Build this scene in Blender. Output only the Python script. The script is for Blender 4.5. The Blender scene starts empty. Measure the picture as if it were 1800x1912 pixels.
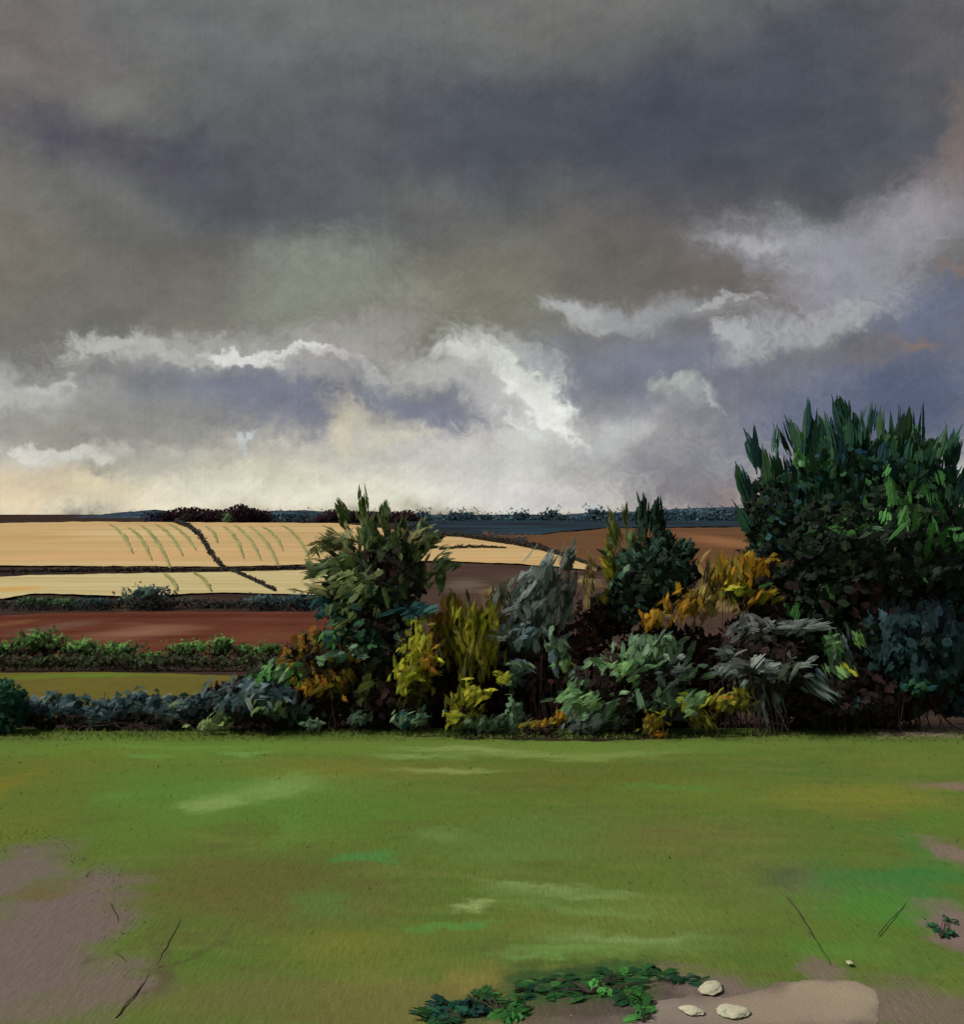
import bpy, bmesh, math, random
import numpy as np
from mathutils import Vector, noise as mnoise

SC = bpy.context.scene
COL = SC.collection
rng = np.random.default_rng(11)
random.seed(11)
R = math.radians
F = 2308.0          # focal length in photograph pixels
CX, HY, EYE = 900.0, 956.0, 5.0
LIT = 1.16          # light falling on level ground, from sun and sky together
LEAF = 0.78         # mean light on the leaves of a crown

# ------------------------------------------------------------------ colour
def lin(c):
    out = []
    for v in c[:3]:
        v /= 255.0
        out.append(v / 12.92 if v <= 0.04045 else ((v + 0.055) / 1.055) ** 2.4)
    return np.array(out)
def alb(c, k=LIT):
    return tuple(np.clip(lin(c) / k, 0.0015, 0.85))
def rgba(c, k=LIT):
    return (*alb(c, k), 1.0)

# ------------------------------------------------------------------ the lie of the land
_KD = np.array([28, 34, 44, 60, 75, 80, 92, 158, 164, 172, 240, 255, 320, 420, 600, 720, 1500, 2600.])
_KY = np.array([1369, 1352, 1334, 1309, 1256, 1246, 1216, 1143, 1138, 1110, 1066.5, 1055, 1028, 1001, 975, 971, 966, 962.])
def d_of_y(y):
    return np.exp(np.interp(-np.asarray(y, float), -_KY, np.log(_KD)))
def y_of_d(d):
    return np.interp(np.log(np.maximum(d, 1.0)), np.log(_KD), _KY)
def ground_z(d):
    d = np.asarray(d, float)
    z = EYE - (y_of_d(d) - HY) / F * d
    return np.where(d <= 28.0, 0.0, z)
def pt(px, py, d):
    px, py, d = np.broadcast_arrays(np.asarray(px, float), np.asarray(py, float), np.asarray(d, float))
    return np.stack([(px - CX) / F * d, d, EYE + (HY - py) / F * d], -1)
def meadow_pt(px, py):
    d = EYE * F / (np.asarray(py, float) - HY)
    return pt(px, py, d)
def land_pt(px, py):
    return pt(px, py, d_of_y(py))

# ------------------------------------------------------------------ objects
def tag(o, label=None, cat=None, group=None, kind=None):
    if label: o['label'] = label
    if cat: o['category'] = cat
    if group: o['group'] = group
    if kind: o['kind'] = kind
    return o
def empty(name, loc):
    o = bpy.data.objects.new(name, None)
    o.empty_display_size = 0.3
    o.location = [float(v) for v in loc]
    COL.objects.link(o)
    return o
def mesh_obj(name, verts, faces, mat, parent=None, colors=None, smooth=False, origin=None):
    verts = np.asarray(verts, float)
    if parent is not None:
        verts = verts - np.array(parent.location)
    elif origin is not None:
        verts = verts - np.asarray(origin, float)
    me = bpy.data.meshes.new(name)
    if isinstance(faces, np.ndarray):
        n, k = faces.shape
        me.vertices.add(len(verts)); me.vertices.foreach_set('co', verts.astype(np.float32).ravel())
        me.loops.add(n * k); me.loops.foreach_set('vertex_index', faces.astype(np.int32).ravel())
        me.polygons.add(n); me.polygons.foreach_set('loop_start', np.arange(0, n * k, k, dtype=np.int32))
        me.update(calc_edges=True)
    else:
        me.from_pydata([tuple(v) for v in verts], [], faces); me.update()
    if colors is not None:
        a = me.color_attributes.new('Col', 'FLOAT_COLOR', 'POINT')
        c = np.ones((len(verts), 4), np.float32); c[:, :3] = colors
        a.data.foreach_set('color', c.ravel())
    if smooth:
        me.polygons.foreach_set('use_smooth', np.ones(len(me.polygons), bool))
    me.materials.append(mat)
    o = bpy.data.objects.new(name, me)
    if parent is not None: o.parent = parent
    elif origin is not None: o.location = [float(v) for v in origin]
    COL.objects.link(o)
    return o
def copy_tree(o, parent=None):
    c = o.copy(); COL.objects.link(c)
    if parent is not None: c.parent = parent
    for ch in [x for x in list(bpy.data.objects) if x.parent == o]:
        copy_tree(ch, c)
    return c

# ------------------------------------------------------------------ node helpers
class NT:
    def __init__(s, tree): s.t = tree; s.n = tree.nodes; s.l = tree.links; s.shared = {}; s.n.clear()
    def node(s, typ, **kw):
        n = s.n.new(typ)
        for k, v in kw.items(): setattr(n, k, v)
        return n
    def math(s, op, a, b=None, clamp=False):
        n = s.node('ShaderNodeMath', operation=op); n.use_clamp = clamp
        for i, v in enumerate((a, b)):
            if v is None: continue
            if isinstance(v, (int, float)): n.inputs[i].default_value = v
            else: s.l.new(v, n.inputs[i])
        return n.outputs[0]
    def vmath(s, op, a, b=None):
        n = s.node('ShaderNodeVectorMath', operation=op)
        for i, v in enumerate((a, b)):
            if v is None: continue
            if isinstance(v, (tuple, list)): n.inputs[i].default_value = v
            else: s.l.new(v, n.inputs[i])
        return n.outputs['Value' if op in ('LENGTH', 'DOT_PRODUCT') else 'Vector']
    def noise(s, vec, scale, detail=3.0, rough=0.55, out='Fac', dist=0.0):
        n = s.node('ShaderNodeTexNoise', noise_dimensions='3D')
        n.inputs['Scale'].default_value = scale; n.inputs['Detail'].default_value = detail
        n.inputs['Roughness'].default_value = rough; n.inputs['Distortion'].default_value = dist
        s.l.new(vec, n.inputs['Vector'])
        return n.outputs[0 if out == 'Fac' else 'Color']
    def mapping(s, vec, loc=(0, 0, 0), rot=(0, 0, 0), scale=(1, 1, 1), typ='POINT'):
        n = s.node('ShaderNodeMapping', vector_type=typ)
        n.inputs['Location'].default_value = loc; n.inputs['Rotation'].default_value = rot
        n.inputs['Scale'].default_value = scale
        s.l.new(vec, n.inputs['Vector'])
        return n.outputs[0]
    def maprange(s, v, a, b, c, d, smooth=True):
        n = s.node('ShaderNodeMapRange', interpolation_type='SMOOTHSTEP' if smooth else 'LINEAR')
        s.l.new(v, n.inputs['Value'])
        for k, x in zip(('From Min', 'From Max', 'To Min', 'To Max'), (a, b, c, d)): n.inputs[k].default_value = x
        return n.outputs[0]
    def mix(s, fac, a, b, blend='MIX'):
        n = s.node('ShaderNodeMix', data_type='RGBA', blend_type=blend)
        for sock, v in ((n.inputs[0], fac), (n.inputs[6], a), (n.inputs[7], b)):
            if isinstance(v, (int, float)): sock.default_value = v
            elif isinstance(v, (tuple, list)): sock.default_value = v
            else: s.l.new(v, sock)
        return n.outputs[2]
    def after(s, vec, col):
        # the same coordinate, but only evaluated once col is known: keeps a long chain of patches within the shader stack
        n = s.node('ShaderNodeVectorMath', operation='MULTIPLY_ADD')
        s.l.new(col, n.inputs[0]); n.inputs[1].default_value = (1e-7, 1e-7, 0); s.l.new(vec, n.inputs[2])
        return n.outputs['Vector']
    def blob(s, P, col, cx, cy, a, b, rot, c, strength, inner, streak=None, k=0.0):
        m = s.mapping(P, (cx, cy, 0), (0, 0, rot), (a, b, 1.0), 'TEXTURE')
        ln = s.vmath('LENGTH', m)
        if streak is not None and k:
            key = (streak.node.name, round(k, 3))
            if key not in s.shared: s.shared[key] = s.math('MULTIPLY', streak, k)
            ln = s.math('ADD', ln, s.shared[key])
        f = s.maprange(ln, inner, 1.0, strength, 0.0)
        return s.mix(f, col, c)

# ------------------------------------------------------------------ materials
def leaf_material():
    m = bpy.data.materials.new('leaf'); m.use_nodes = True
    t = NT(m.node_tree)
    at = t.node('ShaderNodeAttribute', attribute_name='Col')
    geo = t.node('ShaderNodeNewGeometry')
    nz = t.noise(geo.outputs['Position'], 9.0, 3)
    c = t.mix(1.0, at.outputs['Color'], t.maprange(nz, 0.25, 0.75, 0.78, 1.25, False), 'MULTIPLY')
    p = t.node('ShaderNodeBsdfPrincipled'); p.inputs['Roughness'].default_value = 0.6
    p.inputs['Specular IOR Level'].default_value = 0.04
    t.l.new(c, p.inputs['Base Color'])
    tr = t.node('ShaderNodeBsdfTranslucent'); t.l.new(c, tr.inputs['Color'])
    ms = t.node('ShaderNodeMixShader'); ms.inputs[0].default_value = 0.28
    t.l.new(p.outputs[0], ms.inputs[1]); t.l.new(tr.outputs[0], ms.inputs[2])
    o = t.node('ShaderNodeOutputMaterial'); t.l.new(ms.outputs[0], o.inputs[0])
    return m
def bark_material():
    m = bpy.data.materials.new('bark'); m.use_nodes = True
    t = NT(m.node_tree)
    geo = t.node('ShaderNodeNewGeometry')
    v = t.mapping(geo.outputs['Position'], scale=(9, 9, 1.6))
    nz = t.noise(v, 2.0, 5)
    c = t.mix(t.maprange(nz, 0.3, 0.7, 0, 1), rgba((34, 24, 23), 0.8), rgba((62, 46, 40), 0.8))
    p = t.node('ShaderNodeBsdfPrincipled'); p.inputs['Roughness'].default_value = 0.9
    t.l.new(c, p.inputs['Base Color'])
    bp = t.node('ShaderNodeBump'); bp.inputs['Strength'].default_value = 0.6; bp.inputs['Distance'].default_value = 0.02
    t.l.new(nz, bp.inputs['Height']); t.l.new(bp.outputs[0], p.inputs['Normal'])
    o = t.node('ShaderNodeOutputMaterial'); t.l.new(p.outputs[0], o.inputs[0])
    return m
def ground_material(name, base, lights, blobs=(), streak_scale=(0.2, 2.0), warp=(0.25, 0.5), grain=(12.0, 0.16), rough=0.95, lines=None, bump=0.0):
    """base colour, then broad streaks [(colour, noise offset, lo, hi, strength)], then growth patches [(x, y, a, b, rot, colour, strength, inner, k)]."""
    m = bpy.data.materials.new(name); m.use_nodes = True
    t = NT(m.node_tree)
    geo = t.node('ShaderNodeNewGeometry')
    P = t.vmath('MULTIPLY', geo.outputs['Position'], (1, 1, 0))
    sv = t.mapping(P, scale=(streak_scale[0], streak_scale[1], 1))
    streak = t.math('SUBTRACT', t.noise(sv, 1.0, 5, 0.62), 0.5)
    col = None
    c0 = rgba(base)
    for (cc, off, lo, hi, st) in lights:
        v = t.mapping(P, loc=(off, off * 1.7, off), scale=(streak_scale[0], streak_scale[1], 1))
        f = t.maprange(t.noise(v, 1.0, 5, 0.6), lo, hi, 0, st)
        col = t.mix(f, c0 if col is None else col, rgba(cc))
    if col is None:
        r = t.node('ShaderNodeRGB'); r.outputs[0].default_value = c0; col = r.outputs[0]
    if blobs:
        wv = t.noise(P, warp[0], 4, 0.6, 'Color')
        w = t.vmath('MULTIPLY', t.vmath('SUBTRACT', wv, (0.5, 0.5, 0.5)), (warp[1] * 2, warp[1] * 3, 0))
        Q = t.vmath('ADD', P, w)
        Q0 = Q
        for i_, (x, y, a, b, rot, cc, st, inner, k) in enumerate(blobs):
            if i_ % 8 == 7: Q = t.after(Q0, col)
            col = t.blob(Q, col, x, y, a, b, rot, rgba(cc), st, inner, streak, k)
    if lines:
        lv = t.mapping(P, scale=(lines[0], lines[1], 1))
        ln = t.noise(lv, 1.0, 3, 0.7)
        col = t.mix(1.0, col, t.maprange(ln, 0.25, 0.75, 1 - lines[2], 1 + lines[2], False), 'MULTIPLY')
    g = t.noise(P, grain[0], 4, 0.7)
    col = t.mix(1.0, col, t.maprange(g, 0.25, 0.75, 1 - grain[1], 1 + grain[1], False), 'MULTIPLY')
    p = t.node('ShaderNodeBsdfPrincipled'); p.inputs['Roughness'].default_value = rough
    p.inputs['Specular IOR Level'].default_value = 0.0
    t.l.new(col, p.inputs['Base Color'])
    if bump:
        bp = t.node('ShaderNodeBump'); bp.inputs['Strength'].default_value = 0.7; bp.inputs['Distance'].default_value = bump
        t.l.new(g, bp.inputs['Height']); t.l.new(bp.outputs[0], p.inputs['Normal'])
    o = t.node('ShaderNodeOutputMaterial'); t.l.new(p.outputs[0], o.inputs[0])
    return m
LEAFM = leaf_material()
BARK = bark_material()

# ------------------------------------------------------------------ sky: cloud cover laid over a Nishita sky, by direction
SUN_EL, SUN_AZ = 50.0, -104.0     # azimuth measured from +Y (into the picture), negative to the left
def sky_xy(px, py):
    az = math.atan((px - CX) / F)
    el = math.atan((HY - py) / F * math.cos(az))
    return az * F / 100.0, el * F / 100.0
SKY_RAMP = [  # photograph row, colour
    (990, (120, 116, 108)), (956, (216, 207, 184)), (930, (224, 219, 202)), (885, (202, 199, 189)), (825, (166, 164, 158)), (720, (132, 131, 131)),
    (620, (124, 122, 113)), (520, (109, 107, 100)), (420, (99, 99, 98)), (280, (86, 88, 94)), (150, (98, 100, 103)), (0, (111, 113, 111)), (-500, (125, 128, 127)), (-2400, (150, 155, 158))]
SKY_BLOBS = [  # px, py, half width, half height, turn (degrees, down to the right positive), colour, strength
    (60, 120, 270, 150, 0, (126, 114, 109), .75), (5, 400, 130, 250, 0, (130, 121, 109), .75), (560, 90, 420, 160, 0, (110, 114, 112), .6),
    (1260, 225, 620, 165, -3, (69, 74, 85), .97), (880, 250, 480, 120, 4, (80, 83, 91), .75), (1560, 90, 380, 110, 0, (78, 81, 90), .85), (1440, 330, 260, 70, 6, (76, 80, 88), .7),
    (1060, 45, 330, 90, 0, (113, 113, 108), .65), (240, 270, 430, 170, 0, (107, 108, 105), .85), (560, 270, 200, 100, 0, (96, 98, 101), .6), (95, 255, 120, 70, 0, (80, 77, 90), .95), (340, 300, 150, 75, -15, (78, 76, 88), .95), (215, 265, 70, 40, -40, (84, 82, 92), .8), (215, 175, 120, 40, -30, (118, 119, 113), .6),
    (470, 390, 250, 95, 8, (82, 82, 92), .85), (190, 360, 180, 70, 10, (112, 113, 108), .55), (650, 330, 280, 100, 0, (86, 88, 95), .6),
    (1250, 350, 330, 70, 0, (80, 81, 88), .6), (790, 370, 150, 55, 8, (113, 113, 107), .6), (1040, 400, 190, 80, 0, (112, 112, 105), .5),
    (880, 540, 360, 110, -6, (124, 122, 106), .65), (250, 520, 270, 110, 0, (108, 105, 96), .6), (590, 520, 190, 80, -14, (142, 147, 134), .75),
    (130, 630, 240, 80, 0, (103, 102, 96), .65), (1250, 500, 280, 130, 10, (104, 97, 93), .85), (1450, 600, 200, 60, 0, (108, 99, 96), .8),
    (380, 662, 290, 38, -2, (172, 171, 165), .88), (600, 640, 210, 50, -6, (166, 165, 160), .65), (720, 600, 150, 60, -25, (158, 157, 149), .6),
    (210, 655, 110, 22, -10, (178, 178, 172), .7), (480, 668, 70, 13, -8, (214, 213, 207), .85), (575, 658, 80, 9, 0, (205, 204, 200), .8), (690, 690, 70, 16, 28, (198, 198, 197), .7),
    (470, 740, 300, 72, 0, (116, 120, 136), .92), (650, 765, 180, 58, 0, (113, 118, 136), .85), (830, 770, 170, 46, -4, (120, 123, 143), .85),
    (50, 740, 150, 45, 5, (163, 164, 159), .85), (30, 800, 120, 50, 0, (150, 148, 140), .7), (240, 800, 220, 55, 0, (138, 136, 127), .7),
    (120, 852, 120, 20, -4, (206, 205, 194), .85), (150, 888, 100, 22, -12, (143, 138, 121), .75), (330, 845, 70, 13, 14, (184, 184, 174), .65),
    (350, 880, 190, 40, 0, (176, 171, 152), .6),
    (840, 680, 160, 44, -12, (184, 184, 177), .85), (965, 715, 150, 60, 34, (203, 204, 197), .9), (1000, 775, 90, 60, 20, (208, 209, 204), .8), (1028, 755, 62, 75, -20, (224, 226, 218), .95),
    (900, 730, 110, 30, 25, (186, 186, 184), .6),
    (680, 800, 100, 48, 30, (206, 198, 173), .8), (600, 870, 280, 55, 0, (202, 197, 180), .75), (780, 860, 230, 65, 0, (194, 192, 188), .7),
    (950, 845, 190, 75, 0, (206, 205, 201), .85), (1150, 815, 150, 60, -25, (182, 182, 183), .75),
    (130, 925, 280, 34, 0, (222, 207, 174), .85), (560, 922, 320, 42, 0, (226, 222, 200), .85), (960, 928, 320, 38, 0, (210, 209, 207), .85), (15, 905, 90, 50, 0, (216, 197, 165), .7),
    (1280, 885, 250, 85, 0, (122, 121, 132), .92), (1200, 690, 270, 95, 0, (116, 121, 137), .92), (1500, 770, 280, 140, 0, (112, 115, 133), .92),
    (1560, 800, 170, 90, 0, (104, 108, 130), .8), (1720, 740, 230, 170, 0, (82, 92, 119), .97), (1730, 570, 130, 70, -15, (100, 107, 131), .92),
    (1500, 470, 210, 55, 14, (153, 154, 162), .92), (1650, 445, 230, 80, -22, (151, 150, 160), .95), (1740, 380, 110, 50, -20, (156, 152, 158), .8), (1570, 550, 150, 60, 0, (152, 152, 162), .85),
    (1395, 452, 80, 16, 10, (168, 169, 172), .8), (1120, 590, 100, 32, 16, (162, 164, 164), .85), (1250, 588, 200, 28, 0, (152, 154, 157), .75),
    (1380, 645, 90, 34, -30, (160, 163, 165), .85), (1530, 608, 150, 28, -14, (166, 168, 170), .85),
    (1262, 732, 60, 24, 8, (162, 168, 164), .75), (1320, 742, 36, 16, 35, (166, 170, 172), .65), (460, 822, 44, 8, -22, (200, 206, 208), .85), (452, 845, 10, 34, -25, (196, 200, 200), .8),
    (1805, 280, 70, 110, 45, (132, 118, 115), .75), (1760, 90, 150, 140, 0, (101, 97, 98), .5), (1630, 655, 110, 26, -6, (118, 110, 110), .6), (1715, 640, 44, 11, -6, (134, 112, 99), .75), (1320, 925, 170, 42, 0, (116, 112, 121), .8),
    (1385, 935, 90, 40, 0, (140, 118, 118), .55), (1790, 500, 40, 14, -10, (142, 120, 108), .6), (1795, 230, 50, 90, 30, (124, 112, 106), .6), (205, 650, 90, 16, -8, (186, 187, 181), .8, .4), (330, 668, 110, 12, 2, (184, 184, 180), .7, .3), (455, 672, 60, 13, 12, (222, 222, 217), .95, .5), (520, 660, 60, 7, -16, (218, 218, 213), .95, .4), (70, 848, 60, 14, 10, (214, 212, 202), .9, .4), (150, 850, 50, 13, 12, (210, 209, 198), .9, .4), (20, 735, 80, 22, 0, (176, 177, 171), .8, .3), (60, 720, 40, 10, -10, (184, 185, 180), .8, .4), (880, 660, 70, 14, 4, (202, 203, 194), .9, .3), (1085, 585, 50, 20, 24, (176, 178, 176), .8, .3), (1340, 577, 60, 8, -14, (170, 172, 172), .8, .3), (1350, 640, 36, 22, 40, (178, 180, 180), .8, .3), (1240, 722, 30, 14, -12, (178, 185, 177), .7, .2), (1325, 750, 30, 7, 32, (184, 189, 188), .6, .2), (1160, 820, 70, 34, -35, (190, 191, 190), .8, .2), (1045, 760, 34, 44, -30, (232, 233, 227), .85), (955, 712, 85, 8, 34, (214, 216, 208), .9, .2), (995, 735, 95, 9, 39, (228, 229, 222), .9, .2), (1015, 770, 95, 11, 43, (234, 235, 230), .9, .2), (985, 695, 80, 7, 33, (206, 209, 200), .85, .2), (975, 785, 70, 10, 40, (214, 216, 211), .8, .2), (720, 830, 90, 10, -22, (208, 203, 186), .7, .2), (640, 815, 30, 36, -20, (212, 203, 176), .8, .2), (590, 690, 130, 26, 6, (168, 167, 165), .6), (990, 715, 90, 22, 36, (220, 222, 214), .8), (640, 930, 300, 20, 0, (230, 226, 206), .6), (500, 890, 160, 30, -8, (212, 207, 186), .6)]
def make_world():
    w = bpy.data.worlds.new('World'); SC.world = w; w.use_nodes = True
    t = NT(w.node_tree)
    tc = t.node('ShaderNodeTexCoord'); D = tc.outputs['Generated']
    sep = t.node('ShaderNodeSeparateXYZ'); t.l.new(D, sep.inputs[0])
    x, y, z = sep.outputs
    az = t.math('ARCTAN2', x, y)
    hyp = t.math('SQRT', t.math('ADD', t.math('MULTIPLY', x, x), t.math('MULTIPLY', y, y)))
    el = t.math('ARCTAN2', z, hyp)
    k = F / 100.0
    cb = t.node('ShaderNodeCombineXYZ')
    t.l.new(t.math('MULTIPLY', az, k), cb.inputs[0]); t.l.new(t.math('MULTIPLY', el, k), cb.inputs[1])
    P = cb.outputs[0]
    # wind-torn edges: two warps of the direction
    w1 = t.vmath('SUBTRACT', t.noise(D, 14.0, 4, 0.6, 'Color'), (0.5, 0.5, 0.5))
    w2 = t.vmath('SUBTRACT', t.noise(D, 75.0, 3, 0.65, 'Color'), (0.5, 0.5, 0.5))
    Q = t.vmath('ADD', t.vmath('ADD', P, t.vmath('MULTIPLY', w1, (1.9, 1.2, 0))), t.vmath('MULTIPLY', w2, (0.7, 0.5, 0)))
    sm = t.mapping(t.vmath('ADD', P, t.vmath('MULTIPLY', w1, (3.2, 3.2, 0))), (0, 0, 0), (0, 0, R(-34)), (.7, .16, 1), 'TEXTURE')
    streak = t.math('SUBTRACT', t.noise(sm, 1.0, 3, 0.65), 0.5)
    sq = t.node('ShaderNodeSeparateXYZ'); t.l.new(Q, sq.inputs[0])
    lo, hi = -0.5, 34.0
    height = t.maprange(sq.outputs[1], lo, hi, 0, 1, False)
    ramp = t.node('ShaderNodeValToRGB'); cr = ramp.color_ramp
    stops = []
    for py, c in SKY_RAMP:
        stops.append(((min(max((sky_xy(CX, py)[1] - lo) / (hi - lo), 0), 1)), c))
    while len(cr.elements) < len(stops): cr.elements.new(0.5)
    for e, (p, c) in zip(cr.elements, sorted(stops, key=lambda q: q[0])):
        e.position = p; e.color = (*lin(c), 1)
    t.l.new(height, ramp.inputs[0])
    col = ramp.outputs[0]
    Q0 = Q
    for i_, (px, py, a, b, rot, c, st, *inn) in enumerate(SKY_BLOBS):
        if i_ % 8 == 7: Q = t.after(Q0, col)
        X, Y = sky_xy(px, py)
        bright = sum(c) > 470
        col = t.blob(Q, col, X, Y, a / 100 * 1.3, b / 100 * 1.42, R(-rot), (*lin(c), 1), st, inn[0] if inn else (0.12 if bright else 0.0), streak, .75 if bright else 0.5)
    md = t.noise(t.mapping(D, rot=(.2, .5, .4), scale=(1, 1, 1.6)), 26.0, 3, .62)
    col = t.mix(1.0, col, t.maprange(md, 0.28, 0.72, 0.86, 1.14, False), 'MULTIPLY')
    tint = t.noise(t.mapping(D, loc=(3, 1, 7)), 16.0, 2, .6, 'Color')
    col = t.mix(.03, col, tint, 'OVERLAY')
    # brushed grain of the cloud and faint falling rain
    gr = t.noise(t.mapping(P, (0, 0, 0), (0, 0, R(38)), (.5, .07, 1), 'TEXTURE'), 1.0, 2, 0.7)
    col = t.mix(1.0, col, t.maprange(gr, 0.25, 0.75, 0.955, 1.045, False), 'MULTIPLY')
    rn = t.noise(t.mapping(P, scale=(16.0, 0.5, 1)), 1.0, 2, 0.75)
    col = t.mix(1.0, col, t.maprange(rn, 0.25, 0.75, 0.96, 1.04, False), 'MULTIPLY')
    fg = t.noise(D, 620.0, 2, 0.6)
    col = t.mix(1.0, col, t.maprange(fg, 0.25, 0.75, 0.955, 1.045, False), 'MULTIPLY')
    sky = t.node('ShaderNodeTexSky', sky_type='NISHITA'); sky.sun_disc = False
    sky.sun_elevation = R(SUN_EL); sky.sun_rotation = R(SUN_AZ)
    b1 = t.node('ShaderNodeBackground'); b1.inputs[1].default_value = 0.06; t.l.new(sky.outputs[0], b1.inputs[0])
    b2 = t.node('ShaderNodeBackground'); b2.inputs[1].default_value = 1.0; t.l.new(col, b2.inputs[0])
    ms = t.node('ShaderNodeMixShader'); ms.inputs[0].default_value = 0.97
    t.l.new(b1.outputs[0], ms.inputs[1]); t.l.new(b2.outputs[0], ms.inputs[2])
    o = t.node('ShaderNodeOutputWorld'); t.l.new(ms.outputs[0], o.inputs[0])
make_world()
sd = bpy.data.lights.new('sun', 'SUN'); sd.energy = 3.9; sd.angle = R(10.0); sd.color = (1.0, 0.95, 0.86)
so = bpy.data.objects.new('sun', sd); COL.objects.link(so); so.location = (-40, -10, 60)
sdir = Vector((math.sin(R(SUN_AZ)) * math.cos(R(SUN_EL)), math.cos(R(SUN_AZ)) * math.cos(R(SUN_EL)), math.sin(R(SUN_EL))))
so.rotation_euler = sdir.to_track_quat('Z', 'Y').to_euler()
cd = bpy.data.cameras.new('camera'); cam = bpy.data.objects.new('camera', cd); COL.objects.link(cam)
cam.location = (0, 0, EYE); cam.rotation_euler = (R(90), 0, 0)
cd.sensor_fit = 'VERTICAL'; cd.sensor_height = 24.0; cd.lens = 24.0 * F / 1912.0
cd.clip_start = 0.1; cd.clip_end = 12000
SC.camera = cam
SC.view_settings.view_transform = 'Standard'; SC.view_settings.look = 'None'
SC.view_settings.exposure = 0; SC.view_settings.gamma = 1
SC.cycles.use_adaptive_sampling = True; SC.cycles.adaptive_threshold = .025; SC.cycles.adaptive_min_samples = 10
SC.cycles.max_bounces = 4; SC.cycles.diffuse_bounces = 2; SC.cycles.transmission_bounces = 2

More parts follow.
